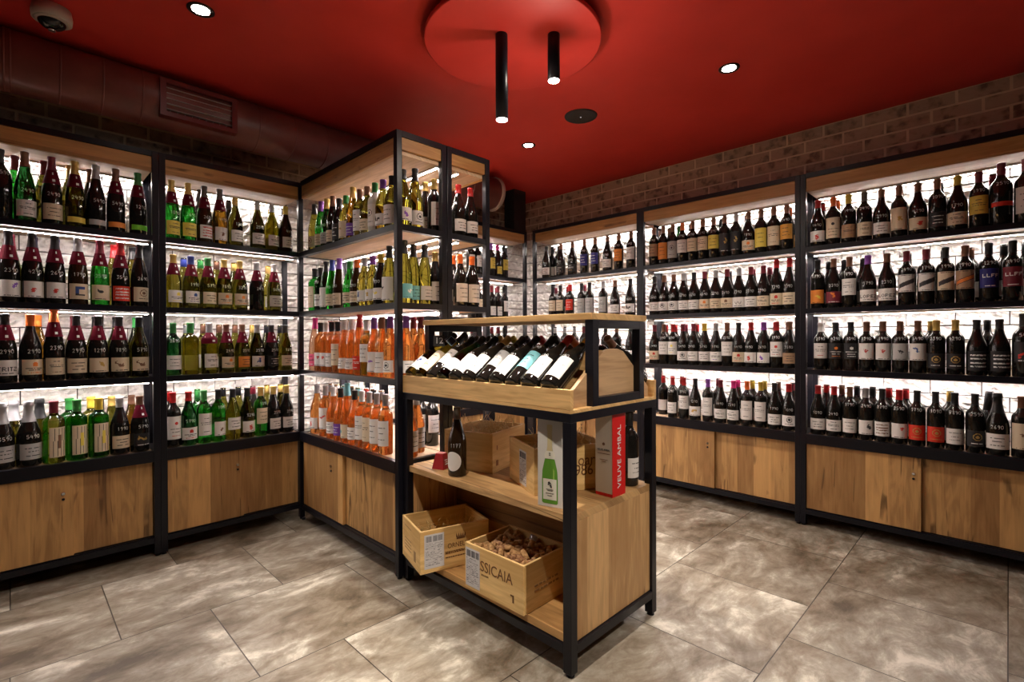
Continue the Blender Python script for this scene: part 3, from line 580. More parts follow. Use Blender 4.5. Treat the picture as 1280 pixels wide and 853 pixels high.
_m = {}
def glass_mesh(t, g):
    k = ('g', t, g)
    if k not in _m:
        _m[k] = MB().lathe(PROF[t], 32).mesh('bottle_glass', GLASS[g])
    return _m[k]
def cap_mesh(t, c):
    k = ('c', t, c)
    if k not in _m:
        z0 = CAP0[t]; h = HGT[t]
        pr = [(z0, rad(t, z0) + .0003), (z0 + .0006, rad(t, z0) + .0009)]
        pr += [(z, r + .0008) for z, r in PROF[t] if z > z0 + .001 and z < h - .0005] + [(h - .0008, PROF[t][-2][1] + .0008), (h + .0008, PROF[t][-1][1])]
        _m[k] = MB().lathe(pr, 24).mesh('capsule', cap_mat(c))
    return _m[k]

FONT = {'V': '1010110101101011010100100', 'F': 0}
PIX = {'A': ['0110', '1001', '1111', '1001', '1001'], 'B': ['1110', '1001', '1110', '1001', '1110'], 'C': ['0111', '1000', '1000', '1000', '0111'], 'E': ['1111', '1000', '1110', '1000', '1111'], 'F': ['1111', '1000', '1110', '1000', '1000'],
       'I': ['1', '1', '1', '1', '1'], 'L': ['1000', '1000', '1000', '1000', '1111'], 'O': ['0110', '1001', '1001', '1001', '0110'], 'P': ['1110', '1001', '1110', '1000', '1000'], 'R': ['1110', '1001', '1110', '1010', '1001'],
       'T': ['111', '010', '010', '010', '010'], 'V': ['10001', '10001', '01010', '01010', '00100'], 'Z': ['1111', '0001', '0110', '1000', '1111']}

def pattern(W, H, pat, rnd, word=None):
    """which cells of the paper carry ink (0 paper, 1 ink, 2 accent)"""
    g = [[0] * W for _ in range(H)]
    def bar(r, a, b_, v=1, gaps=True):
        for c in range(max(0, int(a)), min(W, int(b_))):
            if not gaps or rnd.random() > .22: g[r][c] = v
    def disc_(cx, cy, rr, v, fill=True):
        for r in range(H):
            for c in range(W):
                d = math.hypot((c - cx) * 1.0, (r - cy) * 1.0)
                if (d < rr) if fill else (rr - 1 < d < rr): g[r][c] = v
    m = W // 2
    if word:
        x = (W - sum(len(PIX[ch][0]) + 1 for ch in word)) // 2 + 1; y = H // 2 - 1
        for ch in word:
            for j, line in enumerate(PIX[ch]):
                for i, b_ in enumerate(line):
                    if b_ == '1' and 0 <= y + j < H and 0 <= x + i < W: g[y + j][x + i] = 1
            x += len(PIX[ch][0]) + 1
        bar(H - 3, m - 7, m + 7)
        return g
    if pat == 0:
        for r, w in ((int(H * .28), 8), (int(H * .5), 5), (int(H * .74), 7)): bar(r, m - w, m + w)
    elif pat == 1:
        bar(int(H * .22), m - 4, m + 4); bar(int(H * .42), m - 9, m + 9); bar(int(H * .5), m - 8, m + 8); bar(int(H * .82), m - 5, m + 5, 2)
    elif pat == 2:
        disc_(m, H * .38, min(H * .26, 5.5), 2, False); disc_(m, H * .38, 2.2, 2); bar(int(H * .8), m - 7, m + 7)
    elif pat == 3:
        cx, cy = m + rnd.uniform(-2, 3), H * .45
        for k in range(26):
            cx += rnd.uniform(-1.6, 1.6); cy += rnd.uniform(-1.3, 1.3)
            cx = min(max(cx, m - 8), m + 8); cy = min(max(cy, 2), H - 4)
            disc_(cx, cy, rnd.uniform(.6, 1.7), 2) if k % 3 == 0 else g[int(cy)].__setitem__(int(cx), 2)
        bar(H - 2, m - 8, m + 8)
    elif pat == 4:
        for r in range(int(H * .2), int(H * .8), 1):
            for c in range(m - 5, m + 6):
                if (r * 3 // H) % 2 == 0 or c < m - 1: g[r][c] = 2 if r < H * .6 else 1
        for r in range(int(H * .2), int(H * .8)): pass
    elif pat == 5:
        for k in range(4):
            r = int(H * (.18 + .2 * k)); bar(r, m - 9, m + 9, 2); bar(min(r + 1, H - 1), m - 9, m + 9, 2)
    elif pat == 6:
        disc_(m, H * .3, 2.6, 2); bar(int(H * .56), m - 9, m + 9); bar(int(H * .68), m - 6, m + 6); bar(int(H * .84), m - 7, m + 7, 2)
    elif pat == 7:
        for r in range(2, H - 1):
            for c in (m - 8, m - 2, m + 3, m + 8): g[r][c + (2 if r < H * .45 else 0)] = 1
            if H * .25 < r < H * .7:
                for c in range(m - 1, m + 4): g[r][c] = 2
    elif pat == 8:
        for r in range(H):
            for c in range(W):
                if abs((r - H * .48) + (c - m) * .42) < 2.6 and abs(c - m) < 12: g[r][c] = 2
                elif abs((r - H * .48) + (c - m) * .42) < 3.6 and abs(c - m) < 12: g[r][c] = 1
        bar(1, m - 8, m + 8); bar(H - 2, m - 8, m + 8)
    elif pat == 9:
        for k, ch in enumerate('LLFF'):
            for j, line in enumerate(PIX[ch]):
                for i, b_ in enumerate(line):
                    if b_ == '1': g[int(H * .3) + j][m - 9 + k * 5 + i] = 1
        bar(H - 3, m - 6, m + 6)
    return g

ZR = {'l': {'U': (.034, .100), 'A': (.030, .105), 'B': (.035, .115), 'C': (.035, .11), 'S': (.04, .12), 'P': (.03, .09), 'M': (.04, .12)},
      'h': {'U': (.06, .13), 'A': (.07, .14), 'B': (.075, .170), 'C': (.05, .12), 'S': (.08, .17), 'P': (.05, .13), 'M': (.08, .18)},
      't': {'U': (.028, .132), 'A': (.025, .155), 'B': (.045, .170), 'C': (.03, .13), 'S': (.03, .175), 'P': (.025, .13), 'M': (.05, .18)},
      'b': {'U': (.032, .058), 'A': (.03, .056), 'B': (.07, .10), 'C': (.03, .06), 'S': (.04, .07), 'P': (.04, .07), 'M': (.10, .122)}}
def parse_label(t, tok):
    if tok == 'n': return None
    st = tok[0]; c = tok[1]; rest = tok[2:]
    word = rest if rest in ('FRITZ', 'LOPEZ', 'VV') else None
    pat = int(rest[0]) if rest and rest[0].isdigit() else (0 if not word else 0)
    acc = rest[1] if len(rest) > 1 and not word else None
    if st == 'b': pat = None
    return st, c, pat, acc, word
def label_mesh(t, tok):
    k = ('l', t, tok)
    if k in _m: return _m[k]
    st, c, pat, acc, word = parse_label(t, tok)
    z0, z1 = ZR[st][t]
    W = 26
    half = R(66) if st != 't' or t != 'S' else R(48)
    rr = rad(t, (z0 + z1) / 2)
    H = max(5, int((z1 - z0) / (rr * 2 * half / W)))
    rnd = random.Random(tok + t)
    g = pattern(W, H, pat, rnd, word) if pat is not None else [[0] * W for _ in range(H)]
    ink = 'w' if c in 'kuvrm' else 'k'
    if c == 'r' and pat == 2: ink = 'd'
    a2 = acc or {'w': 'k', 'c': 'b', 'k': 'd', 'r': 'w', 'y': 'b', 'u': 'w', 'g': 'k', 'o': 'b', 'b': 'd', 'd': 'r', 'v': 'd', 'p': 'w', 's': 'k', 'n': 'w'}.get(c, 'k')
    mats = [paper(c), INK[ink], INK.get(a2, INK['k'])]
    vs = []; fs = []; mi = []
    for j in range(H + 1):
        z = z1 - (z1 - z0) * j / H
        for i in range(W + 1):
            a = -half + 2 * half * i / W
            r = rad(t, z) + .0007
            vs.append((r * math.sin(a), -r * math.cos(a), z))
    mb = MB()
    mb.add(vs, [], 0)
    for j in range(H):
        for i in range(W):
            a = j * (W + 1) + i
            mb.f.append((a, a + W + 1, a + W + 2, a + 1)); mb.mi.append(g[j][i]); mb.sm.append(True)
    _m[k] = mb.mesh('front_label', mats)
    return _m[k]

TAGRED = plain('collar_card_red', (.10, .004, .014), .7, spec=.1)
def tag_mesh(t):
    k = ('t', t)
    if k in _m: return _m[k]
    n = 20; z1 = CAP0[t] + .004; z0 = z1 - .066
    r1 = rad(t, z1) + .0015; r0 = max(rad(t, z0), r1 + .012) + .0018
    half = R(100)
    vs = []
    for j in range(7):
        f = j / 6; z = z1 + (z0 - z1) * f
        r = max(r1 + (r0 - r1) * f, rad(t, z) + .0014)
        for i in range(n + 1):
            a = -half + 2 * half * i / n
            vs.append((r * math.sin(a), -r * math.cos(a), z))
    mb = MB(); mb.add(vs, [])
    ink = set()
    rnd = random.Random(5)
    for j in (1, 2, 3, 4):
        for i in (9, 10): 
            if rnd.random() < .7: ink.add((j, i))
    for j in range(6):
        for i in range(n):
            a = j * (n + 1) + i
            mb.f.append((a, a + n + 1, a + n + 2, a + 1)); mb.mi.append(1 if (j, i) in ink else 0); mb.sm.append(True)
    _m[k] = mb.mesh('neck_tag', [TAGRED, INK['w']])
    return _m[k]

DIG = {'0': [[(.5, 1), (.1, .8), (.05, .3), (.4, 0), (.85, .2), (.9, .7), (.5, 1)]], '1': [[(.3, .75), (.6, 1), (.55, 0)]], '2': [[(.1, .75), (.45, 1), (.85, .75), (.6, .4), (.1, .0), (.9, .05)]],
       '3': [[(.1, .95), (.8, 1), (.4, .6), (.85, .35), (.5, 0), (.1, .1)]], '4': [[(.35, 1), (.1, .4), (.9, .45)], [(.7, .8), (.65, 0)]], '5': [[(.85, 1), (.2, .98), (.15, .55), (.7, .6), (.85, .25), (.4, 0), (.05, .1)]],
       '6': [[(.7, 1), (.2, .6), (.1, .2), (.5, 0), (.85, .25), (.5, .5), (.15, .3)]], '7': [[(.1, .95), (.9, 1), (.45, 0)], [(.25, .5), (.8, .52)]], '8': [[(.5, .55), (.15, .8), (.5, 1), (.85, .78), (.15, .25), (.5, 0), (.85, .25), (.5, .55)]], '9': [[(.85, .7), (.45, .5), (.15, .8), (.55, 1), (.85, .75), (.75, .3), (.5, 0)]]}
def price_mesh(t, num):
    k = ('p', t, num)
    if k in _m: return _m[k]
    zc = {'B': .190, 'U': .128, 'A': .142, 'C': .135, 'S': .215, 'P': .14, 'M': .207}[t]
    h = .017; w = .0105
    mb = MB()
    n = len(num)
    lw = .00062
    for q, ch in enumerate(num):
        for st in DIG[ch]:
            pts = [((q - n / 2) * (w + .0022) + a * w, zc + b_ * h) for a, b_ in st]
            for (u0, z0), (u1, z1) in zip(pts, pts[1:]):
                du, dz = u1 - u0, z1 - z0; l = math.hypot(du, dz) or 1
                nx, nz = -dz / l * lw, du / l * lw
                quad = [(u0 + nx, z0 + nz), (u0 - nx, z0 - nz), (u1 - nx, z1 - nz), (u1 + nx, z1 + nz)]
                vs = []
                for u, z in quad:
                    r = rad(t, z) + .0008; a = u / r
                    vs.append((r * math.sin(a), -r * math.cos(a), z))
                mb.add(vs, [(0, 1, 2, 3)])
    _m[k] = mb.mesh('price_writing', CHALK)
    return _m[k]
PRICES = ['2590', '4490', '1990', '2490', '3590', '2990', '1790', '5790', '3290', '4290', '1090', '2390', '7890', '5490', '1290', '2690']

def make_bottle(t, g, c, tok, tg, M, price=None, name=None):
    nm = name or ('rose_wine_bottle' if g in 'rp' else 'sparkling_wine_bottle' if t == 'C' else 'wine_bottle')
    o = link(nm, glass_mesh(t, g), None, M)
    link('capsule', cap_mesh(t, c), o)
    if tok != 'n' : link('front_label', label_mesh(t, tok), o)
    if tg: link('neck_tag', tag_mesh(t), o)
    if price: link('price_writing', price_mesh(t, price), o)
    return o

SHELFNAME = ['top shelf', 'second shelf', 'third shelf', 'lowest shelf']
BAYNAME = {'L1': 'bay nearest the camera dome', 'L2': 'narrow wall bay', 'PA': 'jutting shelves', 'PE': 'end of jutting shelves', 'AL': 'alcove bay', 'R1': 'corner brick-wall bay', 'R2': 'middle brick-wall bay', 'R3': 'nearest brick-wall bay'}
ORD = 'first second third fourth fifth sixth seventh eighth ninth tenth eleventh twelfth thirteenth fourteenth fifteenth sixteenth'.split()
TW = {'B': 'square-shouldered', 'U': 'slope-shouldered', 'A': 'slender', 'C': 'heavy', 'S': 'broad', 'P': 'waisted', 'M': 'large'}
SHELFTOP = [1.692, 1.317, .948, .555]
STUFF_BAYS = {'AL2', 'AL3', 'R12', 'R13'}
stuff = []
nind = 0
seen_labels = {}
def words_of(s): return len([w for w in s.replace(',', ' ').split() if w])
for key, row in ROWS.items():
    bay_, si = key[:-1], int(key[-1])
    items = []
    for s in row.split(';'):
        f = s.split(','); rear = f[0].startswith('*')
        items.append((rear, float(f[0].lstrip('*')), float(f[1]), f[2], f[3], f[4], f[5], f[6] == '1', float(f[7])))
    axis = 0 if bay_ in ('PA', 'R1', 'R2', 'R3') else 1
    pl = {'L': 3.189, 'A': 3.189, 'R': 3.405}.get(bay_[0], 1.29 if bay_ == 'PA' else 2.05)
    fronts = sorted([i for i in items if not i[0]], key=lambda i: i[1] if axis == 1 else -i[1])
    rears = sorted([i for i in items if i[0]], key=lambda i: i[1] if axis == 1 else -i[1])
    def look(i):
        _, _, _, t, g, c, tok, tg, zs = i
        w = GW[g] + ' ' + TW[t] + ' bottle, '
        w += 'red neck card' if tg else CW[c] + ' cap'
        if tok != 'n': w += ', ' + LW[tok[1]] + (' band' if tok[0] == 'b' else ' label')
        return w
    looks = [look(i) for i in fronts]
    for rear, lst in ((False, fronts), (True, rears)):
        for n_, i in enumerate(lst):
            _, pos, dep, t, g, c, tok, tg, zs = i
            rnd = random.Random(key + str(rear) + str(n_))
            x, y = (pos, pl + dep) if axis == 1 else (pl + dep, pos)
            z = SHELFTOP[si] + .0006
            face = (0 if axis == 1 else R(-90)) + R(rnd.uniform(-9, 9))
            if bay_ == 'PE' and x > 1.6: face = R(0)
            if axis == 1 and bay_ != 'PE': face += R(14)
            if bay_ == 'PA' : face += R(10)
            if bay_[0] == 'R': face += R(8)
            M = Matrix.Translation((x, y, z)) @ Matrix.Rotation(face, 4, 'Z') @ Matrix.Diagonal((1, 1, zs, 1))
            indiv = (not rear and key not in STUFF_BAYS) or (rear and bay_ == 'L1')
            if not indiv:
                stuff.append((t, g, c, tok, M)); continue
            price = None
            if not rear and g in 'kbodga' and bay_ != 'PE' and bay_ != 'AL' and tok[0] != 't' and not (t == 'B' and tok[0] == 'h' and si == 9):
                price = rnd.choice(PRICES)
            if rear: tok = 'n'
            o = make_bottle(t, g, c, tok, tg, M, price)
            nind += 1
            if rear:
                lab = f"{GW[g]} bottle, {CW[c]} cap, {ORD[n_]} in the rear row, {SHELFNAME[si]}, {BAYNAME[bay_]}"
            elif looks.count(looks[n_]) == 1:
                lab = f"{looks[n_]}, {SHELFNAME[si]}, {BAYNAME[bay_]}"
            else:
                lab = f"{looks[n_]}, {ORD[n_]} of {SHELFNAME[si]}, {BAYNAME[bay_]}"
            if words_of(lab) > 16: lab = lab.replace(TW[t] + ' ', '', 1)
            if words_of(lab) > 16: lab = lab.replace(' bottle,', ',', 1) if ' bottle,' in lab else lab
            while lab in seen_labels: lab = lab.replace(f', {SHELFNAME[si]}', f', {ORD[n_]} of {SHELFNAME[si]}', 1) if ' of ' not in lab else lab + ' row'
            seen_labels[lab] = 1
            tag(o, lab, 'wine bottle', {'L': 'bottles on the wall shelves', 'P': 'bottles on the jutting shelves', 'A': 'bottles in the alcove', 'R': 'bottles along the brick wall'}[bay_[0]] + ', ' + SHELFNAME[si])
print('individual shelf bottles', nind, 'stuff', len(stuff))

# the small, mostly hidden bottles of the rear rows
mb = MB(); mats = []; idx = {}
def mid(m):
    if m.name not in idx: idx[m.name] = len(mats); mats.append(m)
    return idx[m.name]
for t, g, c, tok, M in stuff:
    mb.lathe(PROF[t], 18, mid(GLASS[g]), M)
    h = HGT[t]; z0 = CAP0[t]
    mb.lathe([(z0, rad(t, z0) + .0006), (h - .016, rad(t, h - .02) + .001), (h - .012, rad(t, h - .008) + .001), (h + .001, PROF[t][-1][1])], 14, mid(cap_mat(c)), M)
    z0, z1 = ZR['l'][t]
    vs = []
    for z in (z0, z1):
        for i in range(9):
            a = R(-60 + 15 * i); r = rad(t, z) + .0008
            vs.append(M @ Vector((r * math.sin(a), -r * math.cos(a), z)))
    mb.add(vs, [(i, i + 1, i + 10, i + 9) for i in range(8)], mid(paper(tok[1] if len(tok) > 1 else 'w')), True)
o = mb.build('rear_row_bottles', mats)
tag(o, 'rows of small wine bottles standing behind the front rows on the shelves', 'wine bottles', kind='stuff')
# ------------------------------------------------------------------ display stand
X0, X1, Y0, Y1 = 1.315, 1.885, 1.035, 2.045
st = empty('display_stand', ((X0 + X1) / 2, (Y0 + Y1) / 2, 0)); st.matrix_world = Matrix.Translation((0, 0, 0)); st.location = (0, 0, 0)
tag(st, 'black-framed oak display stand with a tray of tilted bottles and wooden crates below', 'display stand')
p = .035
for x in (X0, X1 - p):
    for y in (Y0, Y1 - p):
        l = MB().box(x, x + p, y, y + p, .012, .862).build('leg', BLACK, st, .0015)
        MB().lathe([(0, .015), (.006, .015), (.007, .008), (.014, .008)], 18, 0, Matrix.Translation((x + p / 2, y + p / 2, 0))).build('levelling_foot', BLACK, l)
for z0, z1, nm in ((.862, .892, 'upper_rail'), (.075, .105, 'lower_rail')):
    mb = MB()
    e = 0 if z0 > .5 else p
    mb.box(X0, X1, Y0, Y0 + p, z0, z1) if z0 > .5 else mb.box(X0 + p, X1 - p, Y0, Y0 + p, z0, z1)
    mb.box(X0 + e, X1 - e, Y1 - p, Y1, z0, z1)
    mb.box(X0, X0 + p, Y0 + p, Y1 - p, z0, z1); mb.box(X1 - p, X1, Y0 + p, Y1 - p, z0, z1)
    mb.build(nm, BLACK, st, .001)
# lower oak carcass
cx0, cx1, cy0, cy1 = X0 + .012, X1 - .012, Y0 + .012, Y1 - .012
cc = [('bottom_board', (cx0, cx1, cy0 + .022, cy1 - .022, .107, .137), 'y'), ('middle_shelf', (cx0, cx1, cy0 - .0, cy1, .518, .545), 'y'),
      ('end_panel', (cx0, cx1, cy0, cy0 + .022, .107, .5175), 'z'), ('end_panel', (cx0, cx1, cy1 - .022, cy1, .107, .5175), 'z'), ('back_panel', (1.612, 1.630, cy0 + .0225, cy1 - .0225, .1375, .5175), 'y')]
for nm, bb, ax in cc:
    MB().box(*bb).build(nm, OAKD('y') if nm in ('bottom_board', 'back_panel') else (wood('stand_oak_', ax, base=(.60, .37, .165), dark=(.42, .23, .09), plank=.13, contrast=1.0) if ax == 'z' else OAK(ax)), st, .0012)
# tray
tray = MB().box(X0, X1, Y0, Y1, .893, .905).build('tray_base', OAKL('y'), st, .0008)
for x in (X0, X1 - .016):
    MB().box(x, x + .016, Y0, Y1, .9055, .973).build('tray_front', OAKL('y'), st, .001)
prof = [(1.332, .9055), (1.868, .9055), (1.868, .945), (1.845, .965), (1.680, 1.096), (1.640, 1.106), (1.585, 1.106), (1.545, 1.096), (1.355, .958), (1.332, .945)]
for y in (Y0 + .028, Y1 - .02):
    MB().prism(prof, lambda a, b_, t: (a, t, b_), y, y + .016).build('tray_end_panel', wood('tray_oak_', 'x', base=(.50, .32, .17), dark=(.33, .19, .09), plank=.2, crack=False), st, .001)
for sgn in (1, -1):
    q = [(1.6 - sgn * .262, .925), (1.6 - sgn * .262, .915), (1.6 - sgn * .012, 1.090), (1.6 - sgn * .012, 1.100)]
    if sgn > 0: q = q[::-1]
    MB().prism(q[::-1] if sgn < 0 else q[::-1], lambda a, b_, t: (a, t, b_), Y0 + .0445, Y1 - .0205).build('sloping_board', OAKL('y'), st)
# canopy
cxa, cxb = 1.443, 1.790
cb = MB().box(cxa - .012, cxb + .012, Y0 - .004, Y1, 1.213, 1.236).build('canopy_board', OAKL('y'), st, .001)
for y in (Y0, Y1 - p):
    mb = MB()
    mb.box(cxa, cxa + p, y, y + p, .905, 1.2125); mb.box(cxb - p, cxb, y, y + p, .905, 1.2125)
    mb.box(cxa + p, cxb - p, y, y + p, .905, .935); mb.box(cxa + p, cxb - p, y, y + p, 1.182, 1.2125)
    mb.build('canopy_frame', BLACK, st, .001)

# ------------------------------------------------------------------ tilted bottles
TILT = R(36.5)
tray_tokens = [('A', 'o', 'k', 'lw3u'), ('A', 'y', 'k', 'tc0'), ('B', 'k', 'k', 'hw0'), ('U', 'd', 'k', 'lw1'), ('U', 'k', 'k', 'tw0'), ('U', 'k', 'g', 'tw0'), ('B', 'k', 'k', 'hg1'), ('U', 'k', 'k', 'tw0'), ('B', 'k', 'k', 'ht0'), ('U', 'k', 'r', 'tw1'), ('U', 'k', 'y', 'tw1')]
LCOL['t'] = (.05, .25, .33); LW['t'] = 'teal'
look_t = {0: 'olive slender bottle with small white label', 1: 'straw-green slender bottle with pale cream label', 2: 'dark bottle with rounded white label', 3: 'deep green bottle with plain white label', 4: 'dark bottle with tall white label',
          5: 'dark gold-capped bottle with tall white label', 6: 'dark bottle with silver-grey label', 7: 'black bottle with wide white label', 8: 'dark bottle with teal label', 9: 'red-capped dark bottle with white label', 10: 'yellow-capped dark bottle with large white label'}
ys = [2.0, 1.917, 1.832, 1.748, 1.664, 1.580, 1.495, 1.410, 1.325, 1.238, 1.140]
def tilt_matrix(side, y, t, roll=0):
    r = rad(t, .05)
    # the bottle lies on the sloping board with its base against the tray front
    u = Vector((side * math.cos(TILT), 0, math.sin(TILT))); nrm = Vector((-side * math.sin(TILT), 0, math.cos(TILT)))
    foot = Vector((1.6 - side * .255, y, .9285)) + nrm * (r + .002) + u * .012
    yv = -nrm                       # label (-Y of the bottle) looks away from the board
    xv = yv.cross(u)
    M = Matrix((xv, yv, u)).transposed().to_4x4(); M.translation = foot
    return M @ Matrix.Rotation(roll, 4, 'Z')
for k, y in enumerate(ys):
    t, g, c, tok = tray_tokens[k]
    o = make_bottle(t, g, c, tok, False, tilt_matrix(1, y, t, R(-6)), PRICES[k % len(PRICES)] if g == 'k' else None, name='wine_bottle')
    where = 'in the tilted tray row of the stand'
    if k == 4: where = 'fifth along the tilted tray row of the stand'
    tag(o, look_t[k] + ' lying ' + where, 'wine bottle', 'tilted bottles on the display tray')
caps2 = ['k', 'k', 'k', 'g', 'y', 'k', 'r', 'k', 'o', 'n', 'k']
for k, y in enumerate(ys):
    c = caps2[k]; y2 = y - .042 if k < 10 else y - .035
    if k == 10: c = 'b'
    o = make_bottle('B' if k % 2 else 'U', 'k', c, 'lw0', False, tilt_matrix(-1, y2, 'U'), None, name='wine_bottle')
    tag(o, f'dark bottle with {CW[c]} cap, {ORD[k]} from the jutting shelves, tray side facing away', 'wine bottle', 'tilted bottles on the display tray')

# small cards and tags in the tray
cd = MB().box(-.028, .028, -.001, .001, 0, .052).build('price_card', plain('card_black', (.02, .02, .022), .5)); cd.location = (1.47, 1.965, 1.110); cd.rotation_euler = (R(-8), 0, R(-40))
write_on('card_writing', '12', .042, (0, -.0014, .026), (1, 0, 0), (0, 0, 1), CHALK, cd)
tag(cd, 'small black price card with white chalk writing among the tray bottles', 'price card')
cd2 = MB().box(-.02, .02, -.001, .001, -.02, .02).build('hang_tag', plain('card_navy', (.015, .03, .06), .4)); cd2.location = (1.495, 1.900, 1.135); cd2.rotation_euler = (R(-15), R(45), R(-45))
mb = MB()
for a, b_, c_, d_ in ((-.018, .018, .0165, .018), (-.018, .018, -.018, -.0165), (-.018, -.0165, -.018, .018), (.0165, .018, -.018, .018)):
    mb.box(a, b_, -.0016, -.0011, c_, d_)
mb.build('tag_border', plain('pale_blue_line', (.5, .65, .75), .5), cd2)
tag(cd2, 'dark blue square tag with pale border hanging on a tray bottle neck', 'hang tag')

# ------------------------------------------------------------------ things standing on the middle shelf
MS = .5455
o = make_bottle('U', 'b', 'd', 'n', False, Matrix.Translation((1.385, 1.722, MS)) @ Matrix.Rotation(R(-50), 4, 'Z'), '1177', name='wine_bottle')
mb = MB(); n = 28; vs = []
for i in range(n + 1):
    for j in range(15):
        pass
def round_label(o, R0, zc, half_w, t, mat, a0=0.0):
    mb = MB(); vs = []; fs = []
    K = 36; rings = 6
    for q in range(rings + 1):
        for j in range(K):
            a = 2 * math.pi * j / K; u = half_w * q / rings * math.cos(a); z = zc + R0 * q / rings * math.sin(a)
            r = rad(t, z) + .0008; th = a0 + u / r
            vs.append((r * math.sin(th), -r * math.cos(th), z))
    for q in range(rings):
        for j in range(K):
            fs.append((q * K + j, q * K + (j + 1) % K, (q + 1) * K + (j + 1) % K, (q + 1) * K + j))
    mb.add(vs, fs, 0, True)
    return mb.build('front_label', mat, o)
round_label(o, .042, .068, .040, 'U', paper('w'), R(-20))
tag(o, 'tall dark brown bottle with round white label standing alone on the stand', 'wine bottle')
o = make_bottle('B', 'k', 'k', 'lw0', False, Matrix.Translation((1.790, 1.105, MS)) @ Matrix.Rotation(R(0), 4, 'Z'), None, name='wine_bottle')
tag(o, 'dark wine bottle half hidden behind the red and white gift box', 'wine bottle')
# red truncated carton
rc = MB(); a, b_ = .032, .019
rc.add([(-a, -a, 0), (a, -a, 0), (a, a, 0), (-a, a, 0), (-b_, -b_, .07), (b_, -b_, .07), (b_, b_, .07), (-b_, b_, .07)], [(3, 2, 1, 0), (4, 5, 6, 7), (0, 1, 5, 4), (1, 2, 6, 5), (2, 3, 7, 6), (3, 0, 4, 7)])
rc = rc.build('red_carton', plain('red_card', (.32, .015, .02), .45), None, .0015); rc.location = (1.408, 1.868, MS); rc.rotation_euler = (0, 0, R(20))
MB().box(-.0185, .0185, -.0185, .0185, .0702, .0708).build('carton_top', plain('pale_red_card', (.55, .12, .1), .5), rc)
mb = MB()
for k, w in enumerate((.012, .009, .011)):
    z = .02 + k * .009; y = -a + (a - b_) * (z / .07) - .0006
    mb.add([(-w, y, z), (w, y, z), (w, y + .0007, z + .004), (-w, y + .0007, z + .004)], [(0, 1, 2, 3)])
mb.build('carton_print', INK['w'], rc)
tag(rc, 'small dark red tapered carton beside the lone brown bottle on the stand', 'carton')

# gift box with printed sparkling bottle
g1 = empty('gift_box', (1.392, 1.168, MS), R(15)); tag(g1, 'tall pale gift box printed with a green sparkling wine bottle, by the front leg', 'gift box')
bw, bd, bh = .048, .043, .328
MB().box(-bd, bd, -bw, bw, 0, bh).build('box_body', plain('pale_carton', (.60, .585, .55), .4), g1, .001)
# printed bottle lies on the -X face
def on_face(pts, x=-bd - .0006): return [(x, -u, z) for u, z in pts]
def outline(prof, s=1.0):
    return [(r * s, z) for z, r in prof] + [(-r * s, z) for z, r in prof[::-1]]
body = [(.012, .026), (.016, .031), (.10, .031), (.13, .029), (.16, .022), (.19, .014), (.215, .0095), (.285, .0085)]
def flat(name, poly, mat, x):
    mb = MB(); vs = [(x, -u, z) for u, z in poly]; mb.add(vs, [tuple(range(len(vs)))]); return mb.build(name, mat, g1)
flat('printed_bottle', outline(body), plain('print_green', (.10, .27, .03), .35), -bd - .0004)
flat('printed_highlight', [(.018, .03), (.013, .03), (.013, .14), (.018, .13)], plain('print_light_green', (.28, .46, .09), .35), -bd - .0006)
flat('printed_foil', outline([(.196, .0125), (.215, .0095), (.27, .0085), (.272, .0105), (.292, .0105), (.294, .006)]), plain('print_foil', (.55, .47, .27), .4), -bd - .0008)
flat('printed_collar', outline([(.172, .019), (.186, .0205), (.20, .014)]), plain('print_cream', (.68, .66, .56), .5), -bd - .0010)
flat('printed_label', [(.0265, .026), (.0265, .100), (-.0265, .100), (-.0265, .026)], plain('print_cream', (.68, .66, .56), .5), -bd - .0008)
mb = MB()
rnd = random.Random(3)
for k in range(12):
    a = k * .5; u = .006 * math.cos(a); z = .08 + .009 * math.sin(a * 1.3); mb.box(-bd - .0016, -bd - .0012, u - .002, u + .002, z - .002, z + .002)
for z, w in ((.062, .014), (.058, .011), (.048, .016), (.040, .009)):
    mb.box(-bd - .0016, -bd - .0012, -w, w, z, z + .0014)
for z in (.184, .190): mb.box(-bd - .0016, -bd - .0012, -.003, .003, z, z + .003)
mb.build('bottle_print', INK['k'], g1)
mb = MB()
for z, w in ((.20, .028), (.192, .02), (.175, .024), (.05, .02), (.045, .03)):
    mb.box(-w, w, -bw - .0012, -bw - .0006, z, z + .0016)
mb.build('side_print', plain('print_grey', (.3, .3, .3), .6), g1)

# red and white gift box
g2 = empty('gift_box', (1.634, 1.092, MS), R(0)); tag(g2, 'tall white and red gift box with white vertical lettering on its red side', 'gift box')
w2, d2, h2 = .044, .038, .325
WHT = plain('carton_white', (.66, .60, .52), .45); REDC = plain('carton_red', (.62, .012, .012), .4)
MB().box(-w2, w2, -d2, d2, 0, .012).build('red_base', REDC, g2)
MB().box(-w2, w2, -d2, d2, .012, h2).build('box_body', WHT, g2)
MB().box(-w2 - .0006, w2 + .0006, -d2 - .0008, -d2 - .0001, 0, h2).build('red_side', REDC, g2)
write_on('lettering', 'VEUVE AMBAL', .034, (.002, -d2 - .0016, h2 * .46), (0, 0, 1), (-1, 0, 0), INK['w'], g2, 1.12)
write_on('small_lettering', 'VEUVE AMBAL', .0115, (-w2 - .001, 0, .175), (0, -1, 0), (0, 0, 1), INK['k'], g2, .8)
mb = MB()
for z, w in ((.160, .028), (.137, .018), (.130, .009)):
    mb.box(-w2 - .0012, -w2 - .0006, -w, w, z, z + .0022)
mb.lathe([(0, .006), (.0005, .006)], 14, 0, Matrix.Translation((-w2 - .001, 0, .198)) @ Matrix.Rotation(R(-90), 4, 'Y'))
mb.build('front_print', INK['b'], g2)

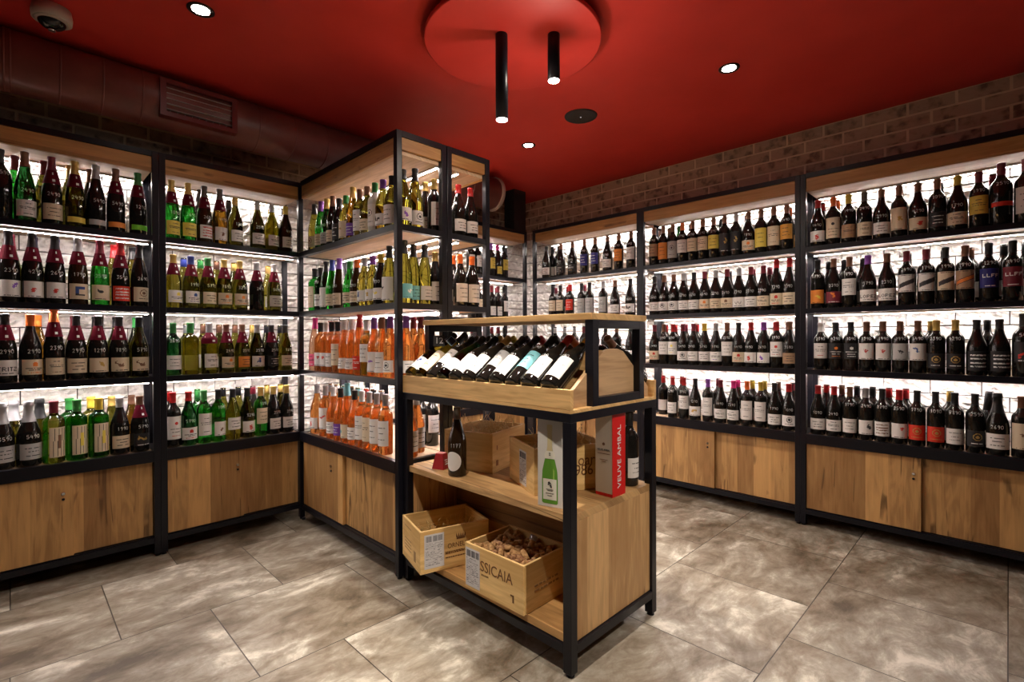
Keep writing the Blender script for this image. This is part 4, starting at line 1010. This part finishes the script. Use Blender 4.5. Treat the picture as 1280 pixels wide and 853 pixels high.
# ------------------------------------------------------------------ wooden wine crates
def crate(label, origin, ang, w, d, h, z, sticker=None, mats=PINE):
    """local x runs along the long front, y goes back; the near corner is the origin"""
    c = empty('wine_crate', (origin[0], origin[1], z), ang); tag(c, label, 'wooden crate')
    t = .010
    ax = 'x'
    MB().box(0, w, 0, t, .001, h).build('side_board', PINE('x'), c, .0008)
    MB().box(0, w, d - t, d, .001, h).build('side_board', PINE('x'), c, .0008)
    MB().box(0, t, t, d - t, .001, h - .001).build('side_board', PINE('y'), c, .0008)
    MB().box(w - t, w, t, d - t, .001, h - .001).build('side_board', PINE('y'), c, .0008)
    MB().box(t, w - t, t, d - t, .001, .009).build('bottom_board', PINE('x'), c)
    return c
def straw(parent_xy, ang, w, d, z, n, label, hgt=.06, seed=1):
    rnd = random.Random(seed); mb = MB()
    ca, sa = math.cos(ang), math.sin(ang)
    for k in range(n):
        x = rnd.uniform(.03, w - .03); y = rnd.uniform(.03, d - .03); zz = z + rnd.uniform(0, .03)
        a = rnd.uniform(0, 2 * math.pi); L_ = rnd.uniform(.02, .06); pts = []
        up = rnd.random() < .22
        for s in range(6):
            pts.append((parent_xy[0] + ca * x - sa * y, parent_xy[1] + sa * x + ca * y, zz))
            x += math.cos(a) * L_ / 5; y += math.sin(a) * L_ / 5; a += rnd.uniform(-.9, .9)
            x = min(max(x, .016), w - .016); y = min(max(y, .016), d - .016)
            zz += rnd.uniform(.006, .018) if up else rnd.uniform(-.006, .007)
            zz = max(zz, z - .01)
        mb.tube(pts, .0013, 4)
    o = mb.build('packing_straw', plain('straw', (.62, .45, .20), .7)); tag(o, label, 'packing straw', kind='stuff')
    return o
def sticker(c, x0, x1, z0, z1, y=-.0008, face='front', w=0):
    mb = MB().box(x0, x1, y - .0004, y, z0, z1)
    s = mb.build('paper_sticker', plain('sticker_paper', (.60, .59, .60), .5), c)
    mb = MB(); rnd = random.Random(int(x0 * 1e4) + 3)
    W = x1 - x0; H = z1 - z0
    x = x0 + W * .08
    while x < x0 + W * .92:
        b_ = rnd.uniform(.0006, .0022)
        if abs(((x - x0) / W) - .38) > .02 and abs(((x - x0) / W) - .68) > .02: mb.box(x, x + b_, y - .0009, y - .0005, z1 - H * .22, z1 - H * .05)
        x += b_ + rnd.uniform(.0006, .0014)
    zz = z1 - H * .28
    while zz > z0 + H * .06:
        x = x0 + W * .06
        while x < x0 + W * .85:
            l = rnd.uniform(.003, .014)
            if rnd.random() > .25: mb.box(x, min(x + l, x1 - W * .05), y - .0009, y - .0005, zz, zz + rnd.choice((.0010, .0014, .0026)))
            x += l + .002
        zz -= H * .045
    mb.build('sticker_print', plain('ink_grey', (.12, .12, .14), .6), s)
    return s
BRN = plain('branded_ink', (.16, .07, .025), .7)

# lower left crate, open end turned out, pushed over the edge
aA = math.atan2(-.09, .32)
cA = crate('open wooden crate with crown print and paper sticker, left one on the bottom board', (1.222, 1.772), aA, .325, .250, .183, .1385)
sticker(cA, .018, .108, .020, .166)
write_on('crate_lettering', 'ORNELLAIA', .030, (.192, -.0006, .098), (1, 0, 0), (0, 0, 1), BRN, cA, .86)
mb = MB()
for k in range(5):
    x = .165 + k * .009; mb.prism([(x, .130), (x + .009, .130), (x + .0045 + (k - 2) * .002, .150)], lambda a, b_, t: (a, t, b_), -.0012, -.0002)
mb.box(.167, .208, -.0012, -.0002, .122, .129)
mb.build('crown_print', BRN, cA)
mb = MB(); rnd = random.Random(4)
for z in (.072, .066, .048):
    x = .115
    while x < .27:
        l = rnd.uniform(.004, .012); mb.box(x, x + l, -.0010, -.0003, z, z + .004); x += l + .002
mb.build('crate_small_print', BRN, cA)
mb = MB()
for y0, y1, z0, z1 in ((.06, .085, .03, .075), ):
    mb.box(-.001, -.0002, y0, y1, z0, z1)
for z in (.05, .065, .08, .095, .15):
    mb.box(-.001, -.0002, .12, .21, z, z + .003)
mb.build('end_print', plain('faint_print', (.36, .22, .10), .7), cA)
straw((1.222, 1.772), aA, .325, .250, .225, 150, 'brown packing straw inside the crown-printed crate', seed=2)

# right crate, full of corks
aB = R(1.0)
oB = (1.303, 1.243); wB, dB, hB = .262, .322, .182
# here the long side faces the room: local x along +X is the short right-hand side
cB = empty('wine_crate', (oB[0], oB[1], .1385), aB); tag(cB, 'open wooden crate full of corks with big dark lettering, under the middle shelf', 'wooden crate')
t = .010
for bb, ax in (((0, t, 0, dB, .001, hB), 'y'), ((wB - t, wB, 0, dB, .001, hB), 'y'), ((t, wB - t, 0, t, .001, hB - .001), 'x'), ((t, wB - t, dB - t, dB, .001, hB - .001), 'x')):
    MB().box(*bb).build('side_board', PINE(ax), cB, .0008)
MB().box(t, wB - t, t, dB - t, .001, .009).build('bottom_board', PINE('y'), cB)
write_on('crate_lettering', 'SASSICAIA', .058, (-.0006, .172, .112), (0, -1, 0), (0, 0, 1), BRN, cB, width=.232)
write_on('crate_small_lettering', 'BOLGHERI', .0095, (-.0006, .205, .080), (0, -1, 0), (0, 0, 1), BRN, cB, .9)
mb = MB().box(-.0010, -.0003, .048, .056, .030, .058); mb.box(-.001, -.0003, .052, .066, .052, .058); mb.build('branded_mark', BRN, cB)
sB = empty('paper_sticker', (0, 0, 0)); sB.parent = cB
bpy.data.objects.remove(sB)
tmp = empty('sticker_frame'); 
s = sticker(tmp, .005, .088, .012, .165)
s.parent = cB; s.matrix_basis = Matrix.Translation((0, dB, 0)) @ Matrix.Rotation(R(-90), 4, 'Z')
bpy.data.objects.remove(tmp)
mb = MB(); rnd = random.Random(9)
for z in (.085, .066):
    x = .06
    while x < .2:
        l = rnd.uniform(.01, .03); mb.box(x, x + l, -.001, -.0002, z, z + .007); x += l + .006
mb.build('side_print', plain('faint_print', (.36, .22, .10), .7), cB)

# corks
CK = noisy('cork', (.30, .15, .05), (.62, .37, .16), scale=90, rough=.8, bump=.4, dist=.002)
CKD = noisy('wine_stained_cork', (.20, .08, .04), (.52, .29, .13), scale=90, rough=.8, bump=.4, dist=.002)
ckA = MB().lathe([(-.022, .0108), (-.0215, .0116), (.0215, .0116), (.022, .0108)], 14).mesh('cork', CK)
ckB = MB().lathe([(-.022, .0108), (-.0215, .0116), (.0215, .0116), (.022, .0108)], 14).mesh('cork', CKD)
ckC = MB().lathe([(-.024, .0105), (-.022, .0118), (.000, .0118), (.004, .0155), (.018, .017), (.023, .013)], 16).mesh('cork', CK)
rnd = random.Random(11)
def cork_spots(n, z0, z1, mind):
    pts = []
    tries = 0
    while len(pts) < n and tries < 20000:
        tries += 1
        q = (rnd.uniform(.036, wB - .036), rnd.uniform(.036, dB - .036), rnd.uniform(z0, z1))
        if all(math.dist(q, o_) > mind for o_ in pts): pts.append(q)
    return pts
def cork_matrix(q, flatness):
    e = (R(90) + R(rnd.uniform(-flatness, flatness)), 0, rnd.uniform(0, 6.28))
    from mathutils import Euler
    return Matrix.Translation((oB[0], oB[1], .1385)) @ Matrix.Rotation(aB, 4, 'Z') @ Matrix.Translation(q) @ Euler((e[0], 0, e[2])).to_matrix().to_4x4()
heap = MB()
for q in cork_spots(200, .012 + .012, .118, .026):
    heap.lathe([(-.022, .0108), (-.0215, .0116), (.0215, .0116), (.022, .0108)], 8, 0, Matrix.Translation((oB[0], oB[1], .1385)) @ Matrix.Translation(q) @ Matrix.Rotation(R(90), 4, 'X') @ Matrix.Rotation(rnd.uniform(0, 3), 4, 'Y'))
hp = heap.build('cork_heap', CKD); tag(hp, 'deeper layers of brown corks filling the lettered crate', 'corks', kind='stuff')
spots = cork_spots(96, .124, .160, .0262)
spots.sort(key=lambda q: q[2])
for k, q in enumerate(spots):
    # heap rises towards the middle
    bump = .012 * (1 - ((q[0] - wB / 2) / (wB / 2)) ** 2)
    o = link('cork', ckB if k % 3 == 0 else ckA, None, cork_matrix((q[0], q[1], q[2] + bump), 32))
    tag(o, 'brown wine cork lying loose on the heap in the lettered crate', 'cork', 'corks in the crate')
ccM = Matrix.Translation((oB[0] + wB * .62, oB[1] + .105, .1385 + .196)) @ Matrix.Rotation(R(35), 4, 'Y')
o = link('sparkling_wine_cork', ckC, None, ccM)
MB().lathe([(.003, .0162), (.018, .0176), (.0235, .0142), (.0242, .009)], 18).build('foil_cap', plain('grey_foil', (.36, .36, .40), .3, metal=.6), o)
tag(o, 'mushroom-shaped cork with grey foil on top of the cork heap', 'cork')

# crates on the middle shelf
aC = math.atan2(.085, .30)
cC = crate('plain open wooden crate with packing straw behind the lone brown bottle', (1.500, 1.618), aC, .31, .262, .178, MS)
straw((1.500, 1.618), aC, .31, .262, MS + .145, 170, 'packing straw sticking out of the plain crate', seed=5)
mb = MB().box(.03, .05, -.0008, -.0002, .03, .055); mb.box(.036, .044, -.0008, -.0002, .10, .12); mb.build('knot_mark', plain('knot', (.3, .13, .05), .7), cC)
aD = math.atan2(-.42, .907)
oD = (1.402, 1.280)
cD = crate('wooden crate with dark swirled lettering, between the two gift boxes on the stand', oD, aD, .33, .272, .180, MS)
write_on('crate_lettering', 'oar', .062, (.225, -.0006, .118), (1, 0, 0), (0, 0, 1), BRN, cD, .9)
write_on('crate_lettering', '1986', .062, (.20, -.0006, .078), (1, 0, 0), (0, 0, 1), BRN, cD, .9)
tmp = empty('sticker_frame'); s = sticker(tmp, .120, .195, .012, .150); s.parent = cD
s.matrix_basis = Matrix.Translation((0, .272, 0)) @ Matrix.Rotation(R(-90), 4, 'Z'); bpy.data.objects.remove(tmp)
straw(oD, aD, .33, .272, MS + .145, 120, 'packing straw inside the swirl-lettered crate', seed=7)
# ------------------------------------------------------------------ camera, world, view
F_ = Vector(CAM_F); Rt = Vector(CAM_R); U = Vector(CAM_U)
cd_ = bpy.data.cameras.new('camera'); cam_o = bpy.data.objects.new('camera', cd_); C.objects.link(cam_o)
Mx = Matrix((Rt, U, -F_)).transposed().to_4x4(); Mx.translation = (0, 0, CAM_Z)
cam_o.matrix_world = Mx
cd_.sensor_width = 36; cd_.lens = 36 * FPX / 1280; cd_.clip_start = .01
bpy.context.scene.camera = cam_o
w = bpy.data.worlds.new('world'); bpy.context.scene.world = w; w.use_nodes = True
w.node_tree.nodes['Background'].inputs[0].default_value = (1, .86, .74, 1)
w.node_tree.nodes['Background'].inputs[1].default_value = WORLD
sc = bpy.context.scene
sc.view_settings.view_transform = 'Standard'; sc.view_settings.look = 'None'; sc.view_settings.exposure = EXPO; sc.view_settings.gamma = 1
sc.view_settings.use_curve_mapping = False
sc.render.engine = 'CYCLES'
sc.cycles.use_denoising = True
sc.cycles.max_bounces = 10; sc.cycles.transmission_bounces = 10; sc.cycles.transparent_max_bounces = 8; sc.cycles.diffuse_bounces = 4; sc.cycles.glossy_bounces = 4
sc.cycles.caustics_refractive = True; sc.cycles.caustics_reflective = False
sc.cycles.sample_clamp_indirect = 4
sc.cycles.use_light_tree = True
